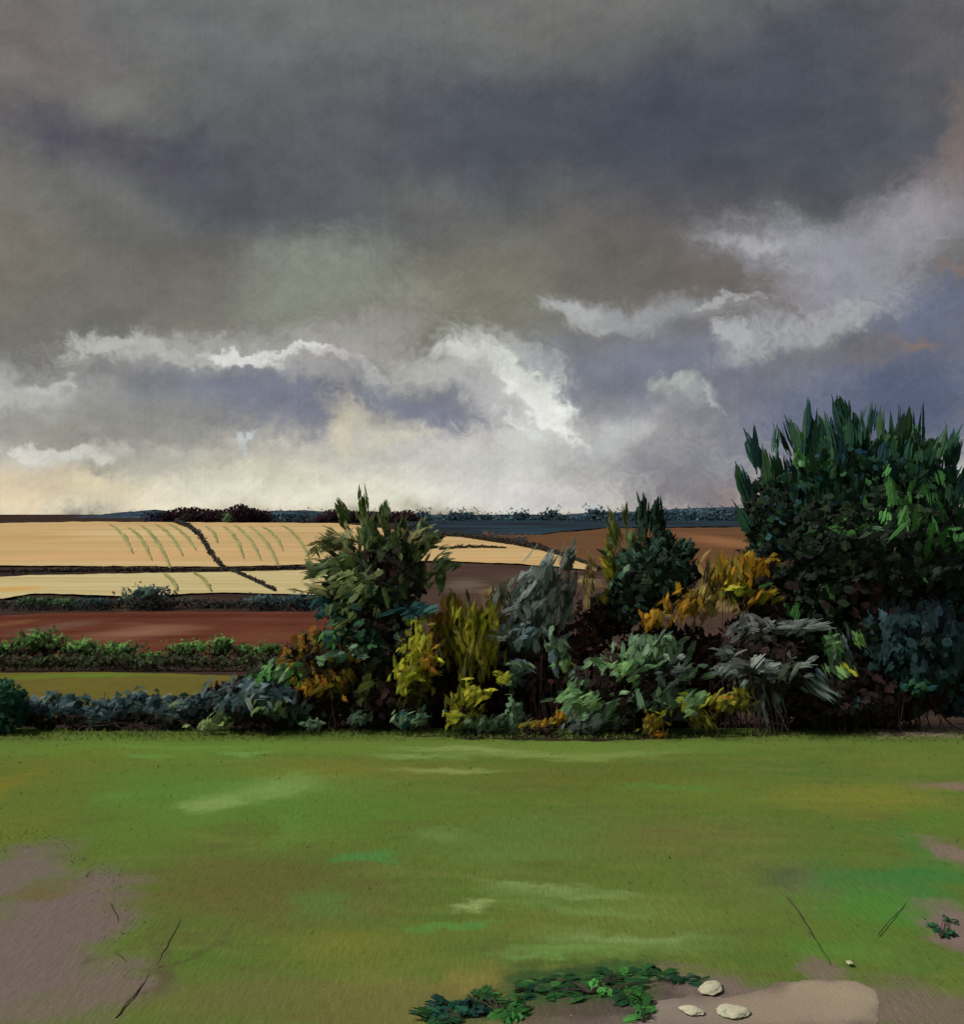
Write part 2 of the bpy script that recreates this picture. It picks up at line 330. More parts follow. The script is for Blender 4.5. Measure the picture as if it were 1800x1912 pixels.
# ------------------------------------------------------------------ ground
def grid_faces(nu, nv):
    i = np.arange(nu * nv).reshape(nv, nu)
    return np.stack([i[:-1, :-1], i[:-1, 1:], i[1:, 1:], i[1:, :-1]], -1).reshape(-1, 4)
def meadow_blob(px, py, a, b, c, st, rot=0, inner=0.1, k=1.0):
    p = meadow_pt(px, py); d = p[1]
    return (p[0], p[1], a * 1.25 / F * d, 1.25 * b * d * d / (EYE * F), R(rot), tuple(v * (.97 if c[1] > c[0] else 1.02) for v in c), st, inner, k * (1.0 if b < 17 else .6))
MB = [meadow_blob(*q) for q in [
    (900, 1395, 900, 22, (104, 128, 56), .8), (300, 1400, 420, 26, (98, 130, 54), .75), (120, 1440, 200, 55, (108, 110, 46), .6), (-20, 1480, 40, 60, (122, 112, 44), .5),
    (30, 1540, 130, 60, (108, 116, 48), .6), (600, 1440, 330, 28, (112, 112, 48), .6), (1100, 1450, 300, 40, (98, 102, 46), .6),
    (430, 1490, 270, 52, (90, 128, 56), .9), (330, 1530, 130, 40, (92, 126, 54), .7), (740, 1500, 200, 40, (94, 120, 52), .6), (400, 1497, 75, 22, (122, 150, 80), .95, 0, .35), (520, 1465, 80, 24, (124, 150, 82), .9, 0, .3), (455, 1475, 150, 30, (104, 136, 66), .6), (600, 1520, 200, 50, (92, 120, 50), .6),
    (560, 1560, 60, 40, (96, 126, 56), .6), (250, 1550, 140, 60, (92, 118, 52), .7), (850, 1440, 120, 8, (138, 152, 84), .75), (780, 1412, 120, 6, (122, 150, 84), .7), (455, 1408, 60, 5, (112, 152, 78), .8),
    (280, 1412, 60, 5, (104, 146, 72), .6), (1080, 1412, 160, 8, (128, 146, 76), .7), (930, 1400, 130, 6, (130, 146, 78), .6), (480, 1650, 330, 70, (94, 90, 52), .75), (1230, 1560, 260, 45, (104, 102, 58), .55),
    (1330, 1480, 250, 40, (108, 122, 50), .5), (1260, 1470, 130, 9, (86, 128, 60), .7), (1620, 1490, 200, 40, (124, 122, 50), .6), (1700, 1420, 150, 25, (112, 124, 52), .5),
    (1000, 1550, 190, 30, (92, 120, 58), .7), (950, 1590, 200, 24, (100, 126, 66), .6), (700, 1598, 70, 13, (78, 128, 66), .85), (600, 1680, 70, 34, (84, 124, 60), .75), (630, 1700, 60, 12, (82, 122, 58), .6),
    (880, 1690, 55, 11, (134, 152, 92), .8), (850, 1728, 110, 12, (84, 132, 64), .7), (1020, 1660, 170, 22, (112, 136, 74), .65), (1130, 1690, 200, 30, (108, 130, 66), .5),
    (1000, 1730, 260, 30, (112, 116, 58), .5), (1180, 1750, 200, 30, (116, 142, 80), .7), (1050, 1785, 130, 16, (106, 142, 74), .75), (1250, 1700, 160, 50, (114, 128, 62), .5),
    (680, 1770, 200, 60, (112, 112, 50), .45), (640, 1765, 80, 26, (116, 112, 50), .4), (760, 1860, 330, 60, (118, 112, 62), .6), (450, 1860, 150, 70, (104, 108, 62), .6), (880, 1840, 90, 40, (138, 122, 66), .5),
    (1420, 1640, 160, 60, (106, 112, 62), .6), (1600, 1650, 190, 45, (70, 114, 62), .75), (1640, 1690, 170, 45, (76, 128, 54), .8), (1730, 1640, 110, 35, (60, 120, 62), .75), (1750, 1530, 90, 30, (86, 120, 48), .7), (1740, 1590, 60, 60, (70, 120, 58), .6), (1700, 1790, 70, 30, (84, 116, 56), .6), (1560, 1760, 140, 35, (88, 128, 56), .7),
    (1500, 1650, 60, 40, (96, 92, 72), .5), (1450, 1640, 70, 30, (74, 88, 60), .5),
    (50, 1770, 165, 180, (110, 97, 92), 1.0, 0, .45, 1.2), (35, 1625, 90, 66, (110, 98, 93), .9, 0, .3, 1.2), (180, 1860, 130, 70, (112, 97, 92), .9, 0, .3, .8), (95, 1660, 60, 22, (104, 92, 62), .8), (170, 1790, 24, 14, (92, 80, 58), .6),
    (1790, 1600, 46, 34, (124, 104, 98), .85, 0, .3, .9), (1770, 1470, 60, 12, (126, 104, 96), .8), (1790, 1740, 70, 70, (120, 101, 98), .9, 0, .4, .9), (1700, 1880, 190, 60, (110, 98, 86), .9, 0, .35, 1.2),
    (1530, 1800, 50, 26, (118, 102, 94), .8, 0, .3, .9), (1420, 1875, 270, 48, (114, 100, 92), .95, 0, .45, 1.0), (1200, 1900, 280, 40, (104, 92, 86), .95, 0, .5, .9), (1120, 1880, 220, 40, (74, 66, 62), .85, 0, .4, .9), (1260, 1815, 110, 14, (112, 98, 84), .7),
    (1690, 1368, 120, 12, (134, 114, 110), .85), (1790, 1352, 60, 25, (140, 120, 114), .95),
    (860, 1398, 130, 7, (136, 154, 92), 0.61, 0, .15), (960, 1408, 150, 6, (128, 148, 84), 0.58, 0, .15), (1180, 1405, 150, 6, (122, 142, 80), 0.50, 0, .15), (340, 1395, 160, 6, (104, 142, 70), 0.50, 0, .15),
    (400, 1500, 70, 18, (126, 154, 86), 0.65, -8, .15), (500, 1476, 70, 20, (122, 150, 84), 0.61, -8, .15), (570, 1455, 70, 16, (108, 138, 70), 0.58, 0, .15), (545, 1535, 30, 40, (100, 132, 64), 0.58, 0, .15), (640, 1470, 110, 26, (98, 128, 60), 0.43, 0, .15), (230, 1485, 60, 16, (96, 132, 60), 0.50, 0, .15),
    (820, 1560, 80, 14, (112, 138, 82), 0.50, 0, .15), (1000, 1648, 110, 9, (128, 150, 94), 0.58, 0, .15), (1090, 1664, 120, 10, (122, 146, 88), 0.58, 0, .15), (1060, 1690, 170, 10, (116, 142, 80), 0.50, 0, .15), (1190, 1744, 150, 12, (124, 150, 92), 0.61, 0, .15), (1080, 1772, 120, 10, (116, 148, 84), 0.58, 0, .15), (1000, 1792, 90, 8, (108, 142, 74), 0.58, 0, .15), (890, 1688, 50, 10, (144, 162, 102), 0.65, 0, .15), (690, 1600, 60, 11, (80, 132, 70), 0.61, 0, .15), (600, 1690, 50, 22, (84, 130, 66), 0.58, 0, .15), (850, 1730, 80, 7, (84, 138, 68), 0.58, 0, .15),
    (650, 1880, 520, 60, (104, 98, 60), .55), (480, 1700, 300, 60, (98, 96, 54), .5), (330, 1450, 260, 40, (88, 126, 52), .6), (620, 1520, 200, 40, (88, 122, 52), .6), (300, 1790, 30, 110, (84, 76, 54), .45, 12), (340, 1800, 18, 100, (80, 70, 52), .45, -14), (1060, 1835, 170, 30, (48, 76, 46), .85, 0, .3), (1180, 1810, 110, 16, (50, 84, 48), .7), (930, 1880, 100, 24, (50, 76, 44), .8)]]
MEADOW = ground_material('meadow_grass', (92, 109, 51), [((84, 108, 48), 3.1, .45, .65, .8), ((102, 114, 58), 9.4, .5, .68, .7), ((92, 92, 52), 14.0, .52, .68, .6)], MB,
                         streak_scale=(0.7, 1.6), warp=(1.1, 0.6), grain=(30.0, 0.17), lines=(34.0, 2.6, 0.2), bump=0.012)
xs = np.linspace(-26, 26, 150); ys = np.concatenate([np.linspace(-12, 8, 12), np.linspace(8.4, 28.6, 110)])
X, Y = np.meshgrid(xs, ys)
Z = np.zeros_like(X)
for i in range(Z.shape[0]):
    for j in range(Z.shape[1]):
        Z[i, j] = 0.05 * mnoise.noise(Vector((X[i, j] * 0.35, Y[i, j] * 0.35, 3.3))) * min(1.0, max(0.0, (28.2 - Y[i, j]) / 3))
V = np.stack([X, Y, Z], -1).reshape(-1, 3)
tag(mesh_obj('meadow', V, grid_faces(len(xs), len(ys)), MEADOW, smooth=True), kind='structure')

def bare(px, py):
    e = lambda cx, cy, a, b: ((px - cx) / a) ** 2 + ((py - cy) / b) ** 2
    return np.minimum.reduce([e(40, 1770, 175, 195), e(160, 1870, 100, 60), e(1800, 1600, 40, 30), e(1800, 1745, 80, 70), e(1720, 1895, 220, 60), e(1420, 1885, 290, 52), e(1530, 1800, 60, 26), e(1130, 1900, 230, 45), e(1720, 1360, 110, 14)])
NB = 150000
gy_ = 11.8 + (28.0 - 11.8) * rng.uniform(0, 1, NB) ** 0.8
gx_ = rng.uniform(-.43, .43, NB) * gy_
gpx, gpy = CX + gx_ / gy_ * F, HY + EYE * F / gy_
bb_ = bare(gpx, gpy)
tuft = np.sin(gx_ * 2.3 + np.sin(gy_ * 1.7) * 2) * np.sin(gy_ * 1.9 + gx_ * .8) + np.sin(gx_ * 7.1 + gy_ * 3.3) * .5
dens = .05 + .10 * (tuft > .75) + .55 * np.exp(-((bb_ - 1.05) / .3) ** 2) + .9 * (gy_ > 26.9)
keep = (bb_ * np.exp(rng.normal(0, .25, NB)) > 1.0) & (rng.uniform(0, 1, NB) < dens)
gx_, gy_ = gx_[keep], gy_[keep]; NB = len(gx_)
hgt = .026 * np.exp(rng.normal(0, .4, NB)) * np.where(gy_ > 27.0, 1 + 2.2 * (gy_ - 27.0), 1); wid = .006 * np.exp(rng.normal(0, .3, NB)) * gy_ / 16
th = rng.uniform(0, math.pi, NB); lean = rng.normal(0, .8, (NB, 2)) * hgt[:, None]
fi, fj = np.interp(gy_, ys, np.arange(len(ys))), np.interp(gx_, xs, np.arange(len(xs)))
i0_, j0_ = np.clip(fi.astype(int), 0, len(ys) - 2), np.clip(fj.astype(int), 0, len(xs) - 2); fi -= i0_; fj -= j0_
MZ = V[:, 2].reshape(len(ys), len(xs))
gz_ = (MZ[i0_, j0_] * (1 - fi) + MZ[i0_ + 1, j0_] * fi) * (1 - fj) + (MZ[i0_, j0_ + 1] * (1 - fi) + MZ[i0_ + 1, j0_ + 1] * fi) * fj
b0 = np.stack([gx_, gy_, gz_ - .004], 1); sd_ = np.stack([np.cos(th), np.sin(th), np.zeros(NB)], 1) * wid[:, None]
tip_ = b0 + np.stack([lean[:, 0], lean[:, 1], hgt], 1)
fn_ = np.cross(2 * sd_, tip_ - b0); flip = (fn_ @ np.array([0, -1., .5])) < 0
sd_ = np.where(flip[:, None], -sd_, sd_)
GV = np.stack([b0 - sd_, b0 + sd_, tip_], 1).reshape(-1, 3)
go_ = tag(mesh_obj('grass', GV, np.arange(NB * 3).reshape(-1, 3), MEADOW), kind='stuff')
gn = np.stack([np.repeat(rng.normal(0, .16, NB), 3), np.repeat(rng.normal(-.25, .16, NB), 3), np.ones(NB * 3)], 1)
go_.data.normals_split_custom_set_from_vertices((gn / np.linalg.norm(gn, axis=1, keepdims=True)).tolist())

GROUND = ground_material('rough_ground', (58, 45, 42), [((70, 62, 46), 2.0, .45, .7, .7), ((44, 36, 36), 7.7, .45, .7, .7)], streak_scale=(0.05, 0.2), grain=(3.0, 0.2))
gx = np.concatenate([[-5000, -2500, -1200, -600, -300, -150, -80], np.linspace(-50, 50, 41), [80, 150, 300, 600, 1200, 2500, 5000]])
gy = np.concatenate([[-4000, -800, -100, -12, 10, 20, 27], np.exp(np.linspace(math.log(28.5), math.log(4200), 120))])
X, Y = np.meshgrid(gx, gy)
Z = np.where(Y < 28, -0.06, ground_z(np.clip(Y, 28, 2600)) - 0.06 - 0.0012 * np.clip(Y - 28, 0, 1500))
tag(mesh_obj('ground', np.stack([X, Y, Z], -1).reshape(-1, 3), grid_faces(len(gx), len(gy)), GROUND, smooth=True), kind='structure')

def field(name, top, bottom, mat, nu=120, nv=26, rag=1.2):
    """a field lying on the land between an upper and a lower boundary, each a row of photograph points"""
    top, bottom = np.array(top, float), np.array(bottom, float)
    x0, x1 = max(top[0, 0], bottom[0, 0]), min(top[-1, 0], bottom[-1, 0])
    px = np.linspace(x0, x1, nu)
    yt, yb = np.interp(px, top[:, 0], top[:, 1]), np.interp(px, bottom[:, 0], bottom[:, 1])
    j = np.array([mnoise.noise(Vector((p * 0.05, 1.7, len(name)))) for p in px]) * rag
    yt = yt + j; yb = yb + np.roll(j, 7)
    rows = []
    for v in np.linspace(0, 1, nv):
        y = yb + (yt - yb) * v
        p = land_pt(px, y); p[:, 2] += 0.02
        rows.append(p)
    return tag(mesh_obj(name, np.array(rows).reshape(-1, 3), grid_faces(nu, nv), mat, smooth=True), kind='structure')
def land_blob(px, py, a, b, c, st, rot=0, inner=0.1, k=1.0):
    p = land_pt(px, py); d = p[1]
    dd = abs(float(d_of_y(py - b)) - float(d_of_y(py + b))) / 2
    return (p[0], p[1], a / F * d, dd, R(rot), c, st, inner, k)

TAN = ground_material('ripe_stubble', (192, 163, 116), [((202, 178, 132), 1.3, .46, .68, .7), ((170, 138, 92), 5.2, .48, .7, .7), ((198, 162, 120), 8.8, .5, .75, .6)],
    [land_blob(*q) for q in [(250, 995, 260, 9, (210, 186, 142), .6), (540, 1000, 140, 12, (176, 150, 108), .5), (20, 1000, 110, 10, (178, 150, 104), .5), (90, 1040, 160, 12, (208, 164, 120), .7), (300, 1035, 160, 14, (206, 163, 118), .6), (110, 1062, 130, 4, (222, 214, 196), .8), (500, 1025, 60, 14, (196, 158, 118), .6), (70, 1005, 120, 8, (184, 146, 92), .6), (900, 1045, 160, 8, (206, 164, 112), .5)]],
    streak_scale=(0.006, 0.055), warp=(0.01, 6), grain=(0.8, 0.06), lines=(0.012, 0.13, 0.11))
field('tan_field', [(-700, 975), (0, 977), (150, 974), (640, 977), (800, 998), (860, 1002), (980, 1021), (1050, 1038), (1115, 1058)],
      [(-700, 1060), (0, 1056), (420, 1058), (640, 1052), (820, 1047), (950, 1052), (1040, 1058), (1115, 1066)], TAN, nu=160)
CREAM = ground_material('pale_stubble', (190, 174, 128), [((200, 186, 144), 2.6, .46, .66, .7), ((172, 152, 104), 6.1, .5, .68, .6)],
    [land_blob(20, 1100, 80, 9, (196, 152, 78), .85), land_blob(30, 1070, 40, 8, (214, 206, 180), .5)], streak_scale=(0.012, 0.12), warp=(0.03, 2), grain=(1.2, 0.06), lines=(0.03, 0.2, 0.07))
field('cream_field', [(-700, 1074), (0, 1078), (60, 1074), (400, 1068), (640, 1063), (745, 1061)], [(-700, 1120), (0, 1118), (60, 1108), (240, 1113), (420, 1106), (640, 1112), (745, 1112)], CREAM)
RED = ground_material('ploughed_earth', (96, 55, 43), [((80, 44, 33), 4.0, .45, .7, .8), ((112, 74, 58), 8.0, .5, .75, .6)],
    [land_blob(270, 1180, 130, 22, (130, 94, 76), .9), land_blob(480, 1190, 120, 18, (112, 72, 52), .6), land_blob(300, 1150, 320, 8, (78, 42, 31), .8), land_blob(110, 1170, 60, 20, (108, 84, 74), .7), land_blob(10, 1165, 40, 14, (118, 78, 50), .7), land_blob(560, 1150, 80, 10, (80, 44, 34), .7), land_blob(240, 1165, 50, 6, (112, 76, 60), .5, 20)],
    streak_scale=(0.05, 0.14), warp=(0.08, 2.5), grain=(2.0, 0.1), lines=(0.6, 0.05, 0.1))
field('red_ploughed_field', [(-700, 1150), (0, 1150), (100, 1145), (300, 1142), (620, 1144), (800, 1146)], [(-700, 1232), (800, 1232)], RED)
OLIVE = ground_material('olive_pasture', (98, 92, 44), [((106, 98, 48), 2.2, .45, .7, .7), ((88, 80, 42), 5.5, .5, .75, .6)],
    [land_blob(160, 1262, 180, 6, (92, 118, 44), .9), land_blob(60, 1266, 80, 7, (96, 116, 42), .7), land_blob(330, 1264, 100, 6, (104, 106, 44), .6), land_blob(420, 1275, 60, 14, (92, 76, 44), .6)],
    streak_scale=(0.12, 0.3), warp=(0.1, 1.5), grain=(4.0, 0.1), lines=(1.2, 0.1, 0.08))
field('olive_pasture', [(-700, 1256), (0, 1257), (200, 1255), (440, 1262), (700, 1262)], [(-700, 1340), (700, 1340)], OLIVE)
BROWN = ground_material('brown_field_earth', (98, 70, 50), [((112, 80, 56), 1.0, .45, .7, .7), ((92, 66, 46), 5.0, .5, .75, .7)],
    [land_blob(1340, 1010, 80, 20, (140, 98, 68), .85), land_blob(1080, 1005, 90, 12, (98, 76, 50), .6)], streak_scale=(0.01, 0.05), warp=(0.02, 5), grain=(1.0, 0.08))
field('brown_field', [(900, 990), (1010, 998), (1130, 987), (1400, 984), (2400, 984)], [(900, 1003), (980, 1022), (1050, 1039), (1116, 1060), (1200, 1066), (1400, 1070), (2400, 1070)], BROWN)
DUSK = ground_material('fallow_earth', (74, 58, 52), [((58, 46, 43), 1.0, .45, .7, .8), ((92, 72, 60), 5.0, .5, .75, .6)],
    [land_blob(870, 1092, 60, 22, (104, 92, 80), .8), land_blob(1000, 1078, 110, 12, (86, 76, 70), .8), land_blob(935, 1108, 60, 24, (134, 114, 80), .8), land_blob(1095, 1085, 40, 14, (150, 128, 90), .8), land_blob(1330, 1110, 70, 30, (120, 104, 66), .8)], streak_scale=(0.03, 0.1), warp=(0.05, 3), grain=(2.0, 0.1))
field('fallow_field', [(745, 1053), (842, 1051), (950, 1055), (1040, 1061), (1115, 1068), (1200, 1069), (2400, 1074)], [(745, 1300), (2400, 1300)], DUSK, nv=40)

WOODM = ground_material('wood_floor', (40, 50, 60), [((46, 68, 80), 2.0, .45, .66, .9), ((38, 36, 40), 6.0, .5, .68, .8)], streak_scale=(0.02, 0.03), grain=(0.2, 0.15))
field('wooded_slope', [(760, 968), (900, 968), (1130, 968), (1400, 968), (2400, 968)], [(760, 996), (860, 1001), (960, 1015), (1012, 996), (1130, 985.5), (1400, 982.5), (2400, 982.5)], WOODM, nu=140)
# far wooded hills: a long ridge with thickness, aerial blue painted into its colour
HILLM = ground_material('far_wood_haze', (52, 62, 76), [((66, 90, 102), 2.0, .46, .64, .9), ((48, 42, 48), 6.0, .5, .68, .8), ((40, 74, 86), 9.0, .52, .7, .7)], streak_scale=(0.006, 0.02), grain=(0.06, 0.12))
sil = np.array([(-1500, 955), (-300, 962), (0, 967), (130, 966), (220, 957), (290, 951), (340, 958), (480, 955), (560, 952), (640, 957), (700, 955), (800, 961), (900, 964), (1010, 963), (1120, 956), (1200, 955), (1290, 948), (1380, 947), (1600, 950), (2200, 944), (3300, 955)], float)
hp = np.linspace(-1500, 3300, 1500)
hy = np.interp(hp, sil[:, 0], sil[:, 1])
rough = np.array([1.6 * mnoise.noise(Vector((p * 0.03, 0, 0))) + 1.3 * mnoise.noise(Vector((p * 0.11, 5, 0))) + 0.8 * abs(mnoise.noise(Vector((p * 0.3, 9, 0)))) for p in hp])
rows = []
for t_, d in ((0.0, 1500), (0.35, 1620), (0.6, 1720), (0.8, 1820), (0.93, 1920), (1.0, 2050), (0.7, 2400), (-0.3, 2900)):
    yb = 984.0
    y = yb + (hy + rough * t_ * 1.0 - yb) * t_
    p = pt(hp, y, d)
    if t_ > 0: p[:, 2] += np.array([6 * mnoise.noise(Vector((q * 0.06, d * 0.01, 2))) for q in hp]) * min(t_, .5) * (0 if t_ == 1 else 1)
    rows.append(p)
rows[0][:, 2] -= 8
tag(mesh_obj('hills', np.array(rows).reshape(-1, 3), grid_faces(len(hp), len(rows)), HILLM, smooth=False), kind='structure')

# earth at the foot of the hedge, coloured dark to paint in its shadow
VERGE_SHADE = ground_material('hedge_earth_shade', (40, 30, 30), [((58, 44, 42), 2.0, .5, .72, .8), ((30, 24, 25), 6.0, .45, .7, .7)],
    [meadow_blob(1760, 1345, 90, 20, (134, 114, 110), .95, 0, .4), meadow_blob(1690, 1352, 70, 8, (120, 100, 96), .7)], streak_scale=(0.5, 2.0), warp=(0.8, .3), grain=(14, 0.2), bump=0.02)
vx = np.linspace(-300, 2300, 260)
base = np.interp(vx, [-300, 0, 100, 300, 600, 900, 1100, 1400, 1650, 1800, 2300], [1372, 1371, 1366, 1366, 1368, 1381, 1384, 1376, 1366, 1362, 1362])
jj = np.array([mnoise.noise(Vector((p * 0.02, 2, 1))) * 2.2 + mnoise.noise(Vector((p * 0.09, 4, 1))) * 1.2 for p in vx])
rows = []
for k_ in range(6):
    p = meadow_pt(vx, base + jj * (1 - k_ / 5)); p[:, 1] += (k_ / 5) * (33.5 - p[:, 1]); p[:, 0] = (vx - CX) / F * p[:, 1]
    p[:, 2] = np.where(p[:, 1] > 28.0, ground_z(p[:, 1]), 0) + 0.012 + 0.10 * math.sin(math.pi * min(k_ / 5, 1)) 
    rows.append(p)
tag(mesh_obj('hedge_shade_verge', np.array(rows).reshape(-1, 3), grid_faces(len(vx), 6), VERGE_SHADE, smooth=True), kind='structure')

# pale sandy path, bottom right
SAND = ground_material('sandy_path', (114, 100, 92), [((126, 112, 100), 2.0, .45, .7, .8), ((110, 96, 90), 6.0, .5, .7, .7)],
    [meadow_blob(*q) for q in [(1550, 1868, 100, 40, (150, 137, 118), .95, 0, .55), (1440, 1890, 160, 40, (144, 130, 113), .9, 0, .3), (1270, 1890, 110, 34, (132, 122, 112), .8, 0, .2), (1600, 1850, 50, 26, (154, 140, 121), .8, 0, .3)]], warp=(1.5, .15), streak_scale=(2.0, 1.2), grain=(34, 0.2), bump=0.012)
po = np.array([(1150, 1960), (1170, 1905), (1230, 1872), (1290, 1862), (1350, 1866), (1420, 1852), (1450, 1836), (1530, 1829), (1600, 1832), (1636, 1850), (1644, 1880), (1638, 1915), (1642, 1960)], float)
pp = []
for (a, b) in zip(po, np.roll(po, -1, 0)):
    for s in np.linspace(0, 1, 12, endpoint=False):
        q = a + (b - a) * s
        n_ = 5 * mnoise.noise(Vector((q[0] * 0.04, q[1] * 0.04, 7))) + 3 * mnoise.noise(Vector((q[0] * 0.15, q[1] * 0.15, 1)))
        pp.append(meadow_pt(q[0] + n_, q[1] + n_ * 0.6))
pp = np.array(pp); pp[:, 2] = 0
cen = meadow_pt(1420, 1905); rings = []
for s in (1.0, 0.96, 0.7, 0.4, 0.1):
    r_ = cen + (pp - cen) * s
    r_[:, 2] = np.array([0.05 * mnoise.noise(Vector((q[0] * 0.35, q[1] * 0.35, 3.3))) for q in r_]) + (0.004 if s == 1 else 0.016)
    rings.append(r_)
n_ = len(pp); fs = []
for k_ in range(4):
    for i in range(n_):
        fs.append((k_ * n_ + i, k_ * n_ + (i + 1) % n_, (k_ + 1) * n_ + (i + 1) % n_, (k_ + 1) * n_ + i))
fs.append(tuple(range(4 * n_, 5 * n_)))
tag(mesh_obj('path', np.concatenate(rings), fs, SAND, smooth=True), kind='structure')

# ------------------------------------------------------------------ foliage
class Foliage:
    """collects leaf sprays: each is a fan of narrow leaflets side by side"""
    def __init__(s, d): s.d = d; s.v = []; s.f = []; s.c = []; s.n = 0
    def add(s, pos, axis, nrm, L, W, col, nb=6, droop=0.15, jit=0.09, tip=.5, conv=0.0):
        N = len(pos)
        if N == 0: return
        axis = axis / np.linalg.norm(axis, axis=1, keepdims=True)
        w = np.cross(nrm, axis); w /= np.linalg.norm(w, axis=1, keepdims=True) + 1e-9
        nn = np.cross(axis, w)
        j = np.arange(nb)
        off = ((j + 0.5) / nb - 0.5)[None, :] + rng.normal(0, 0.05, (N, nb))
        st = rng.uniform(-0.12, 0.16, (N, nb)) + 0.5 * np.abs(off) * (tip > .3) + .1 * np.abs(off)
        en = rng.uniform(0.74, 1.06, (N, nb)) - 1.5 * off ** 2
        fan = 1.0 + 0.5 * rng.uniform(0, 1, (N, 1))
        bw = W[:, None] / nb * rng.uniform(1.0, 1.75, (N, nb))
        lift = rng.normal(0, 0.045, (N, nb)) * W[:, None]
        cols = np.clip(col[:, None, :] * np.exp(rng.normal(0, .09, (N, 1, 1))) * np.exp(rng.normal(0, jit, (N, nb, 1))) * np.exp(rng.normal(0, 0.05, (N, nb, 3))), 0.001, 0.9)
        vs = []
        for (tt, wf) in ((0.0, 0.6), (0.4, 1.05), (0.8, .55 + .8 * tip), (1.0, tip)):
            t_ = (st + (en - st) * tt)
            spread = (1 + (fan - 1) * t_) * (1 - conv * np.clip(t_, 0, 1) ** 2.2) * (1 - conv * .45 * (1 - np.clip(t_, 0, 1)) ** 2)
            cpos = pos[:, None, :] + axis[:, None, :] * (t_ * L[:, None])[..., None] + w[:, None, :] * (off * spread * W[:, None])[..., None] + nn[:, None, :] * (lift - 0.12 * (off * 2) ** 2 * W[:, None])[..., None]
            cpos[..., 2] -= droop * (t_ ** 2) * L[:, None]
            hw = (bw * wf * 0.5)[..., None] * w[:, None, :]
            vs.append(cpos - hw); vs.append(cpos + hw)
        v = np.stack(vs, 2)                                     # N, nb, 8, 3
        b = (np.arange(N * nb) * 8)[:, None] + s.n
        q = np.concatenate([b + np.array([[0, 1, 3, 2]]), b + np.array([[2, 3, 5, 4]]), b + np.array([[4, 5, 7, 6]])])
        s.v.append(v.reshape(-1, 3)); s.f.append(q)
        s.c.append(np.repeat(cols.reshape(-1, 3), 8, 0)); s.n += N * nb * 8
    def clump(s, px, py, rx, ry, n, ang, spread, L, W, pal, front=0.0, deep=0.75, nb=6, droop=0.15, radial=None, d=None, k=LEAF, shell=0.45, tip=.5, conv=0.0):
        """n sprays in an ellipsoid round a point of the plant; ang 90 = upward; radial = point they all fan out from"""
        if np.mean([sum(c) for c in pal]) < 175:
            n, L, W, nb, k = n * 3.0, L * .52, W * .46, 3, k * 1.0
            r = None
        else:
            nb = 7 if nb == 6 else nb
            if radial is None: n, L, W = n * 2.5, L * .66, W * .48
            r = 1
        n = int(n)
        d0 = s.d if d is None else d
        m = d0 / F
        u = rng.normal(0, 1, (n, 3)); u /= np.linalg.norm(u, axis=1, keepdims=True)
        r = rng.uniform(0, 1, n) ** shell if r is None or radial is not None else np.minimum(np.abs(rng.normal(0, .62, n)), 1.4)
        u *= r[:, None]
        u[:, 1] = u[:, 1] * (1 - abs(front)) - front * np.abs(u[:, 1])
        off = u * np.array([rx * m, rx * m * deep, ry * m])
        c = pt(px, py, d0)
        pos = c + off
        if radial is not None:
            o = pt(radial[0], radial[1], d0 + 0.2)
            ax = pos - o; ax /= np.linalg.norm(ax, axis=1, keepdims=True)
            ax += rng.normal(0, spread / 60.0, (n, 3))
        else:
            a = np.radians(ang + rng.normal(0, spread, n))
            ax = np.stack([np.cos(a), rng.normal(0, 0.35, n) - 0.12, np.sin(a)], 1)
        nr = u * 1.0 + np.array([-0.15, -0.75, 0.45]) + rng.normal(0, 0.28, (n, 3))
        Ls = L * m * np.exp(rng.normal(0, 0.22, n)); Ws = W * m * np.exp(rng.normal(0, 0.22, n))
        P = np.array([alb(q, k) for q in pal])
        # neighbouring sprays tend to share a tint
        ph = np.sin(pos[:, 0] * 3.1 + px) + np.sin(pos[:, 2] * 4.3 + py) + rng.normal(0, 0.7, n)
        idx = np.clip(((np.argsort(np.argsort(ph)) + 0.5) / max(n, 1) * len(P)).astype(int), 0, len(P) - 1)
        ax /= np.linalg.norm(ax, axis=1, keepdims=True)
        s.add(pos - ax * Ls[:, None] * 0.5, ax, nr, Ls, Ws, P[idx], nb, droop, tip=tip, conv=conv)
    def build(s, name, parent, mat=None):
        return mesh_obj(name, np.concatenate(s.v), np.concatenate(s.f), mat or LEAFM, parent, np.concatenate(s.c))

def tubes(paths, sides=5):
    V, Fs = [], []; n = 0
    for pts, r0, r1 in paths:
        pts = np.asarray(pts, float); K = len(pts)
        tg = np.gradient(pts, axis=0); tg /= np.linalg.norm(tg, axis=1, keepdims=True) + 1e-9
        ref = np.array([0.0, 1.0, 0.15]) if abs(tg[0, 1]) < 0.9 else np.array([1.0, 0, 0])
        a = np.cross(tg, ref); a /= np.linalg.norm(a, axis=1, keepdims=True) + 1e-9
        b = np.cross(tg, a)
        rr = np.linspace(r0, r1, K)[:, None]
        th = np.arange(sides) / sides * 2 * math.pi
        ring = pts[:, None, :] + rr[:, :, None] * (np.cos(th)[None, :, None] * a[:, None, :] + np.sin(th)[None, :, None] * b[:, None, :])
        V.append(ring.reshape(-1, 3))
        i = np.arange(K * sides).reshape(K, sides) + n
        Fs.append(np.stack([i[:-1], np.roll(i[:-1], -1, 1), np.roll(i[1:], -1, 1), i[1:]], -1).reshape(-1, 4))
        n += K * sides
    return np.concatenate(V), np.concatenate(Fs)
